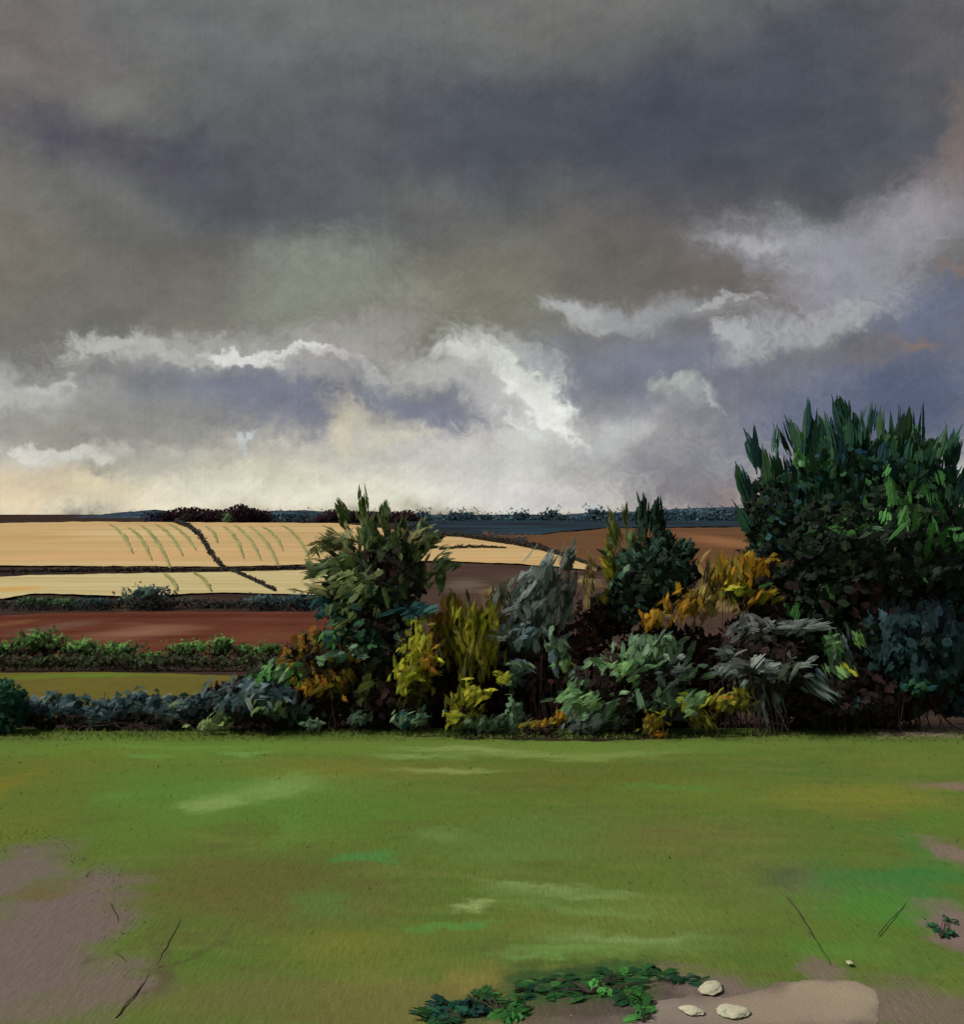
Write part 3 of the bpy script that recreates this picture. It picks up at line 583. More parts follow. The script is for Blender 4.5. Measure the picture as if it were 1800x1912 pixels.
def twig_paths(base, d, cx, cy, rx, ry, n, r0=0.02, lean=0.35):
    """bare stems rising from the foot of a plant into its crown"""
    m = d / F; out = []
    for i in range(n):
        b = np.array(base) + np.array([rng.normal(0, rx * m * lean), rng.normal(0, rx * m * 0.25), -0.05])
        u = rng.normal(0, 1, 3); u /= np.linalg.norm(u); u *= rng.uniform(0.3, 1) ** 0.5
        e = pt(cx, cy, d) + u * np.array([rx * m, rx * m * 0.7, ry * m])
        mid = (b * 0.45 + e * 0.55) + rng.normal(0, rx * m * 0.12, 3); mid[2] += 0.08
        q = np.linspace(0, 1, 7)[:, None]
        p = b * (1 - q) ** 2 + 2 * mid * q * (1 - q) + e * q * q
        p[1:-1] += rng.normal(0, rx * m * 0.02, (5, 3))
        out.append((p, r0 * rng.uniform(0.5, 1.2), r0 * 0.15))
    return out
def foot(px, d):
    z = 0.0 if d <= 28 else float(ground_z(d))
    return np.array([(px - CX) / F * d, d, z])

G_HEDGE = 'shrubs of the mixed hedge across the meadow'
def plant(kind, label, cat, px, d, clumps, stem=None, group=G_HEDGE, parts=('foliage', 'stem'), trunk=None):
    root = empty(kind, foot(px, d))
    tag(root, label, cat, group)
    fo = Foliage(d)
    for c in clumps:
        fo.clump(*c[0], **(c[1] if len(c) > 1 else {}))
    fo.build(parts[0], root)
    paths = []
    if stem: paths += twig_paths(foot(px, d), d, *stem)
    if trunk:
        v, f = tubes(trunk[:1], 8)
        tk = mesh_obj(parts[1], v, f, BARK, root, smooth=True)
        for q in trunk[1:]:
            v, f = tubes([q], 6)
            mesh_obj('limb', v - np.array(root.location), f, BARK, None, smooth=True).parent = tk
    if paths:
        v, f = tubes(paths)
        mesh_obj(parts[1], v, f, BARK, root, smooth=True)
    return root

# tints; DK and DKG also paint the hedge's inner shade into the leaves
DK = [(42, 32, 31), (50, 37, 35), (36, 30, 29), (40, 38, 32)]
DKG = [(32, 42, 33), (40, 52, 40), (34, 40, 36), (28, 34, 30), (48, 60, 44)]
DKT = [(36, 56, 58), (44, 66, 70), (34, 46, 46), (54, 78, 84)]
GREYG = [(86, 103, 72), (101, 116, 81), (72, 90, 64), (116, 129, 92)]
OLV = [(79, 92, 59), (94, 107, 68), (66, 77, 50), (107, 123, 77)]
SAGE = [(84, 108, 84), (98, 124, 98), (72, 92, 74), (112, 138, 108)]
SAGEB = [(92, 124, 84), (108, 146, 92), (120, 154, 102), (84, 112, 80)]
SLATE = [(74, 92, 98), (92, 110, 114), (62, 78, 84), (108, 126, 130)]
GREY = [(88, 98, 94), (104, 114, 110), (78, 86, 84), (118, 130, 124)]
GOLD = [(146, 108, 34), (164, 122, 36), (130, 98, 36), (112, 98, 42)]
ORNG = [(150, 100, 38), (164, 108, 42), (124, 90, 36), (108, 88, 40)]
LIME = [(142, 146, 44), (164, 166, 50), (122, 124, 40), (178, 170, 60), (104, 108, 38)]
YOLV = [(112, 112, 40), (126, 122, 42), (100, 100, 40), (140, 128, 44), (92, 94, 44)]
GRN = [(62, 108, 56), (74, 124, 66), (54, 94, 50), (86, 138, 78)]
GRND = [(44, 76, 52), (37, 66, 47), (52, 84, 56), (34, 58, 46)]
TEAL = [(40, 78, 80), (52, 92, 92), (34, 64, 68), (66, 104, 102)]
BLUEG = [(36, 66, 78), (44, 76, 84), (38, 72, 60), (52, 84, 96)]

def limb(points, r0, r1, d):
    """a limb through photograph points (px, py, depth offset)"""
    p = np.array([pt(a, b, d + c) for a, b, c in points])
    q = np.linspace(0, len(p) - 1, 4 * len(p))
    return (np.stack([np.interp(q, np.arange(len(p)), p[:, i]) for i in range(3)], 1), r0, r1)

SPIRE = [(44, 76, 76), (48, 82, 64), (44, 72, 86), (58, 88, 62), (38, 66, 70)]  # hazy blue-grey painted into the leaf colour of the upper crown
# --- the big dark tree on the right
d = 29.6
tips = [(1378, 955), (1384, 885), (1402, 800), (1428, 850), (1452, 790), (1482, 775), (1516, 742), (1545, 775), (1572, 732), (1606, 762), (1640, 742), (1668, 800), (1692, 755), (1716, 760), (1742, 830), (1765, 805), (1796, 800), (1815, 870), (1840, 960)]
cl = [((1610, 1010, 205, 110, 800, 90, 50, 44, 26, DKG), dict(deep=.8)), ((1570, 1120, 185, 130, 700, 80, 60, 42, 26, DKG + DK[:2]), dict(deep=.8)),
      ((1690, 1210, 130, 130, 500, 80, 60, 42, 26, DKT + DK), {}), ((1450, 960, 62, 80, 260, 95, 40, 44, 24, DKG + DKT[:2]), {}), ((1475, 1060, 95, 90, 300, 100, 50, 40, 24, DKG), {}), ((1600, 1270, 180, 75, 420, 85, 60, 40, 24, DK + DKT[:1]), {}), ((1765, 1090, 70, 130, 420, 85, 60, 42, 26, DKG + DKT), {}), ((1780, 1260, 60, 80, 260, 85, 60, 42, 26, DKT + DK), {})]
for (tx, ty) in tips:
    for fr, n, pal in ((0.86, 4, SPIRE), (0.66, 12, SPIRE + GRND), (0.42, 14, GRND + DKG[:2] + GRND)):
        x = 1605 + (tx - 1605) * min(1, fr + .1); y = 1040 + (ty - 1040) * fr
        cl.append(((x, y, 14 if fr > .8 else 28, 20 if fr > .8 else 32, n, 90, 8, 74 if fr > .8 else 62, 22, pal), dict(radial=(1605, 1560), deep=2.2, nb=8, droop=.0, tip=.3, conv=.9)))
        if fr < .8: cl.append(((x, y + 26, 34, 30, n * 2.0, 90, 26, 34, 24, GRND + BLUEG[:2] + GRND + DKG[:2]), dict(radial=(1605, 1560), deep=2.2, nb=7, droop=.08, tip=.45)))
cl += [((1690, 870, 90, 70, 70, 78, 18, 66, 26, GRND + BLUEG[:1] + GRND), {}), ((1560, 850, 60, 60, 40, 95, 15, 76, 24, GRND + GRN[:1]), dict(front=.6)), ((1490, 860, 20, 46, 14, 100, 20, 34, 14, GRN + [(96, 146, 74)]), dict(front=1, deep=3)), ((1492, 868, 14, 14, 8, 250, 40, 24, 14, [(112, 164, 118)]), dict(front=1, deep=5)),
       ((1650, 930, 62, 40, 36, 255, 24, 44, 24, GRN), dict(front=1, deep=2.4)), ((1640, 985, 66, 34, 40, 262, 22, 46, 20, GRN), dict(front=1, deep=2.6)),
       ((1545, 990, 52, 18, 46, 205, 22, 40, 18, GRN + SAGE[:1]), dict(front=1, deep=2.8)), ((1735, 950, 32, 44, 30, 280, 40, 40, 24, GRND + GRN[:1]), dict(front=1, deep=4)),
       ((1745, 1010, 48, 28, 40, 230, 30, 36, 18, GRN + [(92, 150, 88)]), dict(front=1, deep=3)), ((1692, 1050, 20, 24, 18, 265, 20, 38, 16, [(86, 146, 80), (98, 158, 92)]), dict(front=1, deep=5)),
       ((1720, 1060, 40, 14, 12, 200, 30, 34, 18, SLATE[:2]), dict(front=1, deep=3)),
       ((1460, 1130, 22, 16, 14, 240, 40, 30, 16, GRN), dict(front=1, deep=5)), ((1522, 1105, 18, 20, 14, 290, 30, 32, 14, GRN + SAGE[:1]), dict(front=1, deep=5)), ((1565, 1092, 22, 12, 12, 220, 30, 30, 14, GRN), dict(front=1, deep=5)),
       ((1660, 1150, 60, 40, 40, 260, 40, 44, 26, DKT + SLATE[:1]), dict(front=1, deep=2))]
trunk = [limb([(1620, 1350, 0.6), (1612, 1240, .6), (1605, 1100, .5), (1600, 960, .4), (1590, 820, .2)], .22, .03, d)]
for q in [[(1608, 1150, .5), (1540, 1020, .3), (1450, 860, .1)], [(1606, 1080, .5), (1680, 960, .3), (1740, 830, .3)], [(1604, 1030, .5), (1560, 900, .6), (1510, 780, .5)], [(1604, 1000, .5), (1640, 900, .7), (1680, 780, .7)], [(1610, 1170, .5), (1720, 1080, .2), (1800, 960, .2)], [(1610, 1200, .5), (1480, 1120, 0), (1400, 960, 0)]]:
    trunk.append(limb(q, .09, .015, d))
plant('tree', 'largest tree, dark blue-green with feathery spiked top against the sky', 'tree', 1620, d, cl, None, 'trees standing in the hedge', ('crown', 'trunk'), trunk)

# --- the grey-green tree left of centre
d = 28.6
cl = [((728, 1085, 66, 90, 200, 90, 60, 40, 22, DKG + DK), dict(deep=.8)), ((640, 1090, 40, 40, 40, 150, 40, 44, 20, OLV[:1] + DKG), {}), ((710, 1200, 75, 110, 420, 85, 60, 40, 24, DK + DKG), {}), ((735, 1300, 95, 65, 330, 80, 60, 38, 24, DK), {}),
      ((677, 945, 9, 26, 9, 92, 6, 58, 21, [(104, 122, 64), (88, 104, 54), (72, 88, 48)]), dict(droop=.02, conv=.7, tip=.4)), ((640, 962, 9, 22, 8, 120, 6, 56, 17, OLV), dict(droop=.02, conv=.7, tip=.4)), ((716, 965, 17, 22, 13, 88, 8, 56, 20, OLV + [(70, 96, 54)]), dict(droop=.02)),
      ((750, 980, 10, 20, 8, 66, 10, 54, 18, OLV), dict(droop=.02, conv=.7, tip=.4)), ((786, 985, 9, 24, 9, 64, 10, 50, 14, GREYG), dict(droop=.02)), ((690, 1000, 40, 40, 40, 95, 16, 60, 22, OLV + GREYG), {}),
      ((735, 1015, 44, 34, 36, 80, 18, 50, 22, OLV + DKG[:2]), {}), ((625, 1012, 40, 26, 40, 160, 22, 56, 20, [(96, 98, 64), (80, 84, 54), (108, 108, 74)]), {}), ((600, 1060, 36, 18, 26, 175, 18, 52, 16, OLV + GREYG), {}),
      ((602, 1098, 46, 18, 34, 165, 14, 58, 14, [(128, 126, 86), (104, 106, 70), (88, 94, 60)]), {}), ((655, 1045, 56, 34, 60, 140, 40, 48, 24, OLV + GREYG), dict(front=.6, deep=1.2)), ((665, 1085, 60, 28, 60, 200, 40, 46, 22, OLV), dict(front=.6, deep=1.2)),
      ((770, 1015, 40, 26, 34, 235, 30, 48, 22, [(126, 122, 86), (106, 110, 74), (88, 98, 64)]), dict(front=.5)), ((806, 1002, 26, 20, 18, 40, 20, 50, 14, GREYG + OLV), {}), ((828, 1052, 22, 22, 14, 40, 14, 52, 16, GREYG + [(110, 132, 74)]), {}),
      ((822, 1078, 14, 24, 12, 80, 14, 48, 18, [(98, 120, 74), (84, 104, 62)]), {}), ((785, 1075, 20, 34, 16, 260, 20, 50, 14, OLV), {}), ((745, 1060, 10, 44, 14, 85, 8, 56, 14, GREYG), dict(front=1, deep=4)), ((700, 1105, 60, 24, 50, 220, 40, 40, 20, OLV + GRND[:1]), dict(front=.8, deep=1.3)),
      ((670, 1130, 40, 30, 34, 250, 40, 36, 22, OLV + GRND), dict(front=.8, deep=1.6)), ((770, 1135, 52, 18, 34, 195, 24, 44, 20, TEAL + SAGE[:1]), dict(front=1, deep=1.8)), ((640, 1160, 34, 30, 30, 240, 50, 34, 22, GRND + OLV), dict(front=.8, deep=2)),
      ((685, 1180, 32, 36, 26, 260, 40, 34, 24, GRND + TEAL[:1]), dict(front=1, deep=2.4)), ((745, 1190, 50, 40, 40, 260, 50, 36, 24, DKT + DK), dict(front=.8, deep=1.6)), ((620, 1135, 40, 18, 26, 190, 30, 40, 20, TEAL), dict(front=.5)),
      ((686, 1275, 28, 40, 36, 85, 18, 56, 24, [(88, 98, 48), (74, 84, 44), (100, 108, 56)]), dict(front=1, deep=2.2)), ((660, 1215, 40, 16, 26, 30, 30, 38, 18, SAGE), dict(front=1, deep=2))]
trunk = [limb([(712, 1362, .3), (716, 1250, .3), (722, 1130, .2), (728, 1040, .1), (718, 960, 0)], .13, .02, d)]
for q in [[(720, 1150, .2), (660, 1070, .1), (610, 1020, 0)], [(724, 1110, .2), (780, 1050, .1), (815, 1010, 0)], [(726, 1060, .1), (690, 1000, 0), (678, 930, 0)], [(718, 1180, .2), (650, 1120, 0), (590, 1095, -.1)], [(727, 1050, .1), (755, 1000, .1), (785, 970, .1)], [(724, 1140, .1), (790, 1090, 0), (830, 1050, 0)]]:
    trunk.append(limb(q, .05, .01, d))
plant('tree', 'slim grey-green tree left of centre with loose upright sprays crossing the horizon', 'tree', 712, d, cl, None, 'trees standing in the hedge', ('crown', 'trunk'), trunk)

# --- the small dark tree between the two
d = 29.2
DARKT = [(38, 58, 48), (46, 70, 58), (30, 44, 38), (26, 32, 28), (58, 84, 70)]
cl = [((1215, 1080, 82, 70, 300, 80, 40, 46, 20, DARKT + DKG), {}), ((1200, 962, 14, 34, 16, 92, 8, 60, 16, DARKT), dict(droop=.02, conv=.7, tip=.4)), ((1228, 968, 16, 36, 18, 84, 8, 60, 16, [(28, 44, 36), (36, 56, 44)]), dict(droop=.02, conv=.7, tip=.4)),
      ((1168, 962, 8, 24, 6, 95, 6, 60, 10, [(112, 108, 70), (88, 92, 56)]), dict(droop=.02, conv=.7, tip=.4)), ((1145, 1000, 12, 34, 12, 112, 8, 64, 12, YOLV[:3] + OLV), dict(droop=.02)), ((1188, 1020, 24, 40, 34, 108, 14, 60, 16, SAGE[:2] + GREYG), dict(front=.6)),
      ((1235, 1020, 30, 34, 40, 70, 16, 54, 18, DARKT), {}), ((1275, 1030, 28, 26, 34, 55, 14, 50, 14, DARKT), {}), ((1140, 1045, 22, 40, 26, 110, 16, 54, 16, YOLV + OLV), {}), ((1170, 1070, 30, 34, 40, 110, 24, 44, 18, SAGE[:3] + DARKT), dict(front=.8, deep=1.6)),
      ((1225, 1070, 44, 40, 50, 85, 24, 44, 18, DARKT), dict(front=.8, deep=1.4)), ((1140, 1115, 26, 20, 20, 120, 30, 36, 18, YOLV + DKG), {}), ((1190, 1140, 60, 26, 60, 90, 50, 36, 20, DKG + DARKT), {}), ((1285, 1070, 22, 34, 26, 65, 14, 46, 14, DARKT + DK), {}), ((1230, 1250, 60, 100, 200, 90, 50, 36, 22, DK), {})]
trunk = [limb([(1222, 1362, .3), (1218, 1240, .3), (1212, 1100, .2), (1205, 960, 0)], .1, .015, d)]
for q in [[(1214, 1140, .2), (1170, 1050, .1), (1145, 980, 0)], [(1213, 1110, .2), (1250, 1040, .1), (1285, 1010, 0)], [(1212, 1080, .2), (1225, 1010, .1), (1232, 945, .1)]]:
    trunk.append(limb(q, .04, .008, d))
plant('tree', 'small dark tree with upright tufts between the grey-green tree and the largest tree', 'tree', 1222, d, cl, None, 'trees standing in the hedge', ('crown', 'trunk'), trunk)

# --- dark bramble thickets that fill the foot of the hedge
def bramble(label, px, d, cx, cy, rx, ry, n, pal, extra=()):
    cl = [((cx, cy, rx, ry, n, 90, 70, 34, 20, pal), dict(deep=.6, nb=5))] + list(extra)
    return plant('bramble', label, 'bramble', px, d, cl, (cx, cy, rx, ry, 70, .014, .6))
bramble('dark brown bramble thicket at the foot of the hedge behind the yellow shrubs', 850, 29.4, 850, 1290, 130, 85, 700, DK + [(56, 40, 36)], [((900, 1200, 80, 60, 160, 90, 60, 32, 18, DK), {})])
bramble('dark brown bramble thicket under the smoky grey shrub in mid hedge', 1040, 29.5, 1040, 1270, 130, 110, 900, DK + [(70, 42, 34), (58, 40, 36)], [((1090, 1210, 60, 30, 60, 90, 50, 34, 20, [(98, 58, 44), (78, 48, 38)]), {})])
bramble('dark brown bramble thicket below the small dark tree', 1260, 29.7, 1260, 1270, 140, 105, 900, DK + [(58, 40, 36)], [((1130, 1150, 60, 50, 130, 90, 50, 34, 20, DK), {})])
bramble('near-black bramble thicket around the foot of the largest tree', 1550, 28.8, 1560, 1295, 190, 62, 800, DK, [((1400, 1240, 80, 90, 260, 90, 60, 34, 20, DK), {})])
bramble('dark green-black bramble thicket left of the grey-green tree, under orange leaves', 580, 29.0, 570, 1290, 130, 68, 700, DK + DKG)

# --- coloured shrubs
plant('shrub', 'orange and olive shrub at the left foot of the grey-green tree', 'shrub', 600, 28.4,
      [((600, 1235, 85, 60, 190, 80, 50, 36, 20, DK + [(112, 88, 34), (98, 84, 38), (128, 92, 34), (72, 68, 38)]), {}), ((590, 1205, 60, 34, 60, 70, 30, 46, 18, [(128, 88, 32), (112, 84, 34), (96, 84, 42)]), dict(front=.5)),
       ((615, 1270, 50, 28, 24, 270, 40, 32, 16, YOLV[:3] + ORNG), dict(front=1, deep=2)), ((640, 1258, 34, 20, 14, 280, 40, 32, 16, ORNG + YOLV[:3]), dict(front=1, deep=2.5)), ((578, 1275, 34, 22, 26, 240, 40, 34, 18, YOLV + GOLD), dict(front=1, deep=2.5)),
       ((545, 1240, 40, 24, 34, 200, 40, 34, 18, GRN + SAGEB), dict(front=.8, deep=2)), ((505, 1262, 34, 18, 20, 200, 40, 30, 18, GRN + [(98, 150, 84)]), dict(front=.8, deep=2)), ((618, 1188, 22, 16, 14, 200, 40, 30, 18, TEAL + GRN), dict(front=1, deep=4)), ((640, 1222, 36, 16, 24, 200, 30, 32, 16, SAGE + GRND), dict(front=1, deep=2.4))],
      (600, 1240, 80, 60, 40, .014))
plant('shrub', 'bright lime-yellow shrub right of the grey-green trunk', 'shrub', 785, 28.0,
      [((785, 1235, 40, 70, 110, 80, 50, 30, 18, DK + YOLV[:3]), {}), ((782, 1205, 32, 36, 70, 260, 30, 28, 12, LIME), dict(front=1, deep=2.4)), ((752, 1265, 22, 30, 40, 250, 30, 30, 13, LIME), dict(front=1, deep=3)), ((800, 1225, 26, 36, 44, 280, 40, 28, 12, ORNG + GOLD + LIME[:2]), dict(front=1, deep=3)),
       ((770, 1250, 28, 24, 30, 200, 40, 28, 12, LIME + YOLV), dict(front=1, deep=3)), ((788, 1180, 10, 20, 10, 100, 14, 34, 12, [(120, 140, 50)]), {}), ((770, 1295, 26, 26, 30, 90, 40, 36, 20, [(88, 84, 46), (72, 66, 40)]), dict(front=.6))],
      (785, 1235, 40, 70, 26, .012))
plant('shrub', 'tall olive-gold shrub with upright brush-like shoots and orange left edge', 'shrub', 870, 28.7,
      [((870, 1190, 62, 60, 170, 92, 14, 62, 16, YOLV), dict(droop=.03)), ((822, 1172, 26, 38, 44, 98, 14, 50, 14, ORNG + GOLD), dict(front=.5, droop=.03)), ((880, 1150, 40, 26, 50, 88, 14, 52, 13, YOLV + LIME[:3]), dict(front=.8, droop=.03, deep=1.4)), ((846, 1125, 14, 24, 14, 95, 10, 50, 18, GOLD), dict(droop=.03)),
       ((915, 1195, 30, 44, 40, 82, 12, 56, 12, YOLV + LIME[:2]), dict(front=.6, droop=.03)), ((890, 1215, 40, 34, 50, 270, 12, 56, 14, YOLV), dict(front=1, deep=1.6, droop=.03))],
      (870, 1190, 50, 60, 34, .013))
plant('shrub', 'low lime and yellow shrub at the meadow edge below the olive-gold shrub', 'shrub', 868, 27.8,
      [((866, 1315, 34, 46, 80, 240, 50, 28, 14, DK[:2] + YOLV + LIME), dict(front=.6)), ((848, 1335, 22, 16, 24, 200, 30, 28, 13, LIME + TEAL[:1]), dict(front=1, deep=3)), ((886, 1290, 28, 16, 24, 200, 30, 28, 12, LIME), dict(front=1, deep=3)), ((938, 1262, 16, 12, 14, 200, 50, 24, 12, LIME), dict(front=1, deep=4))],
      (868, 1318, 34, 40, 16, .01))
plant('shrub', 'golden yellow shrub leaning against the left flank of the largest tree', 'shrub', 1370, 28.6,
      [((1372, 1090, 60, 50, 80, 255, 30, 40, 18, DK + YOLV[:2] + GOLD[:1]), {}), ((1380, 1060, 48, 26, 60, 265, 24, 40, 15, GOLD), dict(front=1, deep=2)), ((1425, 1050, 30, 12, 20, 10, 20, 44, 13, [(134, 108, 48), (150, 122, 44)]), dict(front=.6)), ((1375, 1095, 36, 16, 24, 190, 20, 34, 14, LIME + GRN[:1]), dict(front=1, deep=2.5)),
       ((1345, 1075, 14, 44, 24, 265, 10, 50, 12, GOLD), dict(front=1, deep=3)), ((1420, 1110, 30, 16, 20, 220, 30, 34, 14, GOLD + YOLV), dict(front=1, deep=2)), ((1330, 1100, 30, 60, 50, 80, 20, 50, 24, [(132, 118, 66), (120, 104, 52), (150, 134, 80)]), dict(droop=.03)),
       ((1285, 1130, 40, 26, 50, 250, 40, 36, 16, GOLD), dict(front=.6)), ((1225, 1152, 28, 14, 30, 230, 40, 30, 15, GOLD), dict(front=1, deep=2)), ((1420, 1190, 60, 80, 160, 90, 50, 34, 20, DK), {})],
      (1370, 1130, 60, 70, 34, .013))
plant('shrub', 'smoky grey-green shrub with tall soft plumes in mid hedge', 'shrub', 990, 29.0,
      [((990, 1130, 60, 70, 150, 70, 18, 66, 26, GREY), dict(droop=.03)), ((1020, 1085, 24, 50, 36, 72, 12, 70, 22, GREY + [(112, 124, 128)]), dict(droop=.02)), ((1050, 1110, 34, 50, 50, 75, 16, 56, 24, [(84, 86, 80), (74, 72, 70), (94, 98, 92)]), dict(droop=.03)), ((930, 1125, 24, 34, 30, 72, 14, 56, 26, [(116, 104, 76), (130, 114, 80), (98, 92, 76)]), dict(droop=.02)),
       ((1100, 1080, 12, 34, 16, 95, 8, 54, 20, [(150, 132, 90), (128, 112, 78)]), dict(droop=.02)), ((1060, 1045, 16, 30, 16, 74, 10, 52, 18, [(92, 98, 92), (80, 84, 78)]), dict(droop=.02)), ((960, 1180, 60, 26, 50, 200, 40, 42, 22, GREY + SLATE), dict(front=.7, deep=1.5)), ((970, 1240, 40, 40, 60, 80, 30, 44, 22, [(66, 70, 74), (80, 86, 90), (54, 54, 58)]), dict(front=.6))],
      (990, 1140, 60, 80, 40, .013))
plant('shrub', 'small blue-green leafy shrub with drooping tips in front of the mid hedge', 'shrub', 1035, 28.3,
      [((1040, 1215, 24, 30, 34, 290, 24, 34, 18, SAGE + SLATE[:1]), dict(front=.6)), ((1050, 1240, 18, 12, 12, 280, 30, 26, 12, SAGEB + LIME[:1]), dict(front=1, deep=3)), ((970, 1245, 24, 20, 24, 160, 40, 30, 16, SLATE + SAGE), dict(front=.6)), ((955, 1270, 14, 20, 14, 80, 30, 30, 15, SAGE), {})],
      (1030, 1240, 50, 50, 20, .01))
plant('shrub', 'light sage-green bush with broad bright clumps right of mid hedge', 'shrub', 1180, 28.1,
      [((1170, 1275, 110, 55, 230, 220, 50, 36, 24, DK + DK + [(70, 84, 72), (60, 72, 62)]), {}), ((1165, 1240, 52, 24, 70, 210, 30, 42, 22, SAGEB), dict(front=1, deep=1.8)), ((1215, 1205, 54, 24, 60, 250, 30, 40, 20, SAGE + [(86, 110, 74)]), dict(front=.8, deep=1.6)), ((1265, 1300, 46, 20, 50, 200, 24, 40, 18, SAGEB + LIME[:1]), dict(front=1, deep=2.2)),
       ((1085, 1300, 60, 20, 60, 195, 24, 40, 18, SAGEB), dict(front=1, deep=1.8)), ((1110, 1335, 60, 34, 70, 210, 40, 40, 24, GREY + SAGE), dict(front=.8, deep=1.4)), ((1205, 1290, 50, 22, 50, 240, 40, 40, 20, SAGE), dict(front=1, deep=2)), ((1255, 1250, 60, 24, 50, 200, 26, 46, 20, GREY + SAGE[:1]), dict(front=.7, deep=1.4)), ((1075, 1275, 18, 12, 12, 220, 30, 26, 14, SAGEB), dict(front=1, deep=4))],
      (1170, 1275, 100, 60, 50, .012))
plant('shrub', 'silver-grey bush with long radiating sprays below the golden shrub', 'shrub', 1430, 27.9,
      [((1440, 1240, 75, 55, 150, 30, 50, 42, 24, DK + [(62, 66, 64), (74, 80, 78)]), {}), ((1440, 1235, 60, 24, 60, 200, 30, 50, 22, [(108, 118, 112), (122, 132, 124), (96, 106, 102)]), dict(front=1, deep=1.5)), ((1490, 1168, 44, 12, 30, 18, 10, 56, 16, GREY), dict(front=.6, droop=.05)), ((1400, 1170, 44, 26, 40, 60, 40, 46, 24, [(84, 86, 86), (94, 98, 98)]), dict(front=.5)),
       ((1365, 1250, 40, 16, 26, 195, 12, 56, 16, GREY), dict(front=.6, droop=.05)), ((1392, 1262, 20, 22, 20, 240, 16, 46, 18, GREY), dict(front=1, deep=2)), ((1418, 1300, 14, 36, 18, 272, 6, 66, 12, GREY), dict(front=1, deep=2, droop=0)), ((1450, 1305, 12, 32, 14, 285, 6, 60, 11, GREY + SLATE[:1]), dict(front=1, deep=2, droop=0)), ((1525, 1280, 34, 34, 24, 318, 8, 62, 11, SLATE + GREY), dict(front=1, deep=1.5, droop=0)), ((1600, 1310, 26, 10, 8, 335, 10, 50, 9, SLATE[:1]), dict(front=1)),
       ((1360, 1215, 30, 14, 18, 160, 20, 44, 14, GREY), dict(front=.5))],
      (1440, 1250, 70, 50, 40, .012))
plant('shrub', 'low yellow-olive shrub along the meadow edge below the sage-green bush', 'shrub', 1340, 27.7,
      [((1350, 1310, 44, 24, 60, 210, 30, 32, 13, YOLV + GOLD[:1] + LIME[:1]), dict(front=.6)), ((1300, 1340, 34, 16, 26, 310, 20, 32, 11, YOLV), dict(front=1)), ((1385, 1295, 16, 20, 16, 290, 24, 32, 12, YOLV), dict(front=.8)), ((1260, 1330, 40, 26, 30, 200, 30, 34, 18, [(72, 78, 78), (60, 62, 64)]), {})],
      (1340, 1325, 40, 26, 14, .009))
plant('shrub', 'small gold tuft on the dark verge nearest the meadow', 'shrub', 1222, 27.4,
      [((1218, 1348, 24, 22, 40, 250, 40, 26, 11, GOLD + YOLV), dict(front=.5)), ((1232, 1368, 18, 8, 12, 190, 20, 24, 10, ORNG[:1] + GOLD), dict(front=.5))], (1222, 1352, 22, 20, 10, .007))
plant('shrub', 'small sprig of golden leaves lying along the dark verge at mid hedge', 'shrub', 1015, 27.6,
      [((1010, 1350, 34, 8, 26, 200, 20, 26, 11, GOLD + YOLV), dict(front=.5)), ((1045, 1338, 16, 10, 12, 220, 30, 24, 11, GOLD), dict(front=.5)), ((1010, 1358, 40, 8, 12, 90, 50, 20, 12, DK), {})], (1015, 1352, 36, 12, 10, .007))
plant('shrub', 'dusky teal shrub in the shade at the right edge', 'shrub', 1700, 28.4,
      [((1710, 1210, 95, 90, 330, 265, 40, 46, 28, DKT[:3]), {}), ((1640, 1170, 40, 50, 60, 270, 24, 50, 24, [(54, 76, 80), (46, 66, 70), (60, 84, 88)]), dict(front=.7, deep=1.6)), ((1690, 1275, 46, 24, 44, 200, 40, 36, 20, GRND + TEAL[:1]), dict(front=1, deep=2)), ((1740, 1180, 50, 60, 50, 265, 24, 50, 30, [(38, 54, 62), (44, 62, 72)]), dict(front=.7, deep=1.4)), ((1640, 1290, 60, 40, 90, 90, 50, 36, 22, DK + DKT[:1]), {})],
      (1700, 1220, 80, 80, 40, .013))
plant('shrub', 'small bright green sapling with pale leaf tips before the dusky teal shrub', 'shrub', 1565, 27.9,
      [((1560, 1215, 28, 46, 46, 300, 26, 36, 14, GRN + SAGE), dict(front=.5)), ((1552, 1195, 16, 16, 14, 140, 30, 32, 11, SAGEB), dict(front=1, deep=3)), ((1604, 1192, 14, 14, 12, 310, 24, 30, 11, [(112, 148, 78), (98, 130, 76)]), dict(front=1, deep=3)), ((1565, 1250, 26, 12, 18, 310, 20, 32, 12, SAGEB + LIME[:1]), dict(front=1, deep=3)), ((1580, 1215, 14, 36, 16, 290, 14, 40, 12, SLATE), dict(front=.5))],
      (1565, 1230, 24, 50, 14, .01))
plant('shrub', 'deep green bush cut off by the left edge of the hedge', 'shrub', -5, 27.9,
      [((-5, 1318, 58, 52, 260, 90, 60, 34, 20, GRND + [(30, 66, 56), (26, 52, 46)]), {}), ((5, 1300, 40, 34, 60, 70, 40, 32, 18, [(34, 76, 58), (44, 88, 66)]), dict(front=.6))], (-5, 1320, 50, 46, 24, .012))
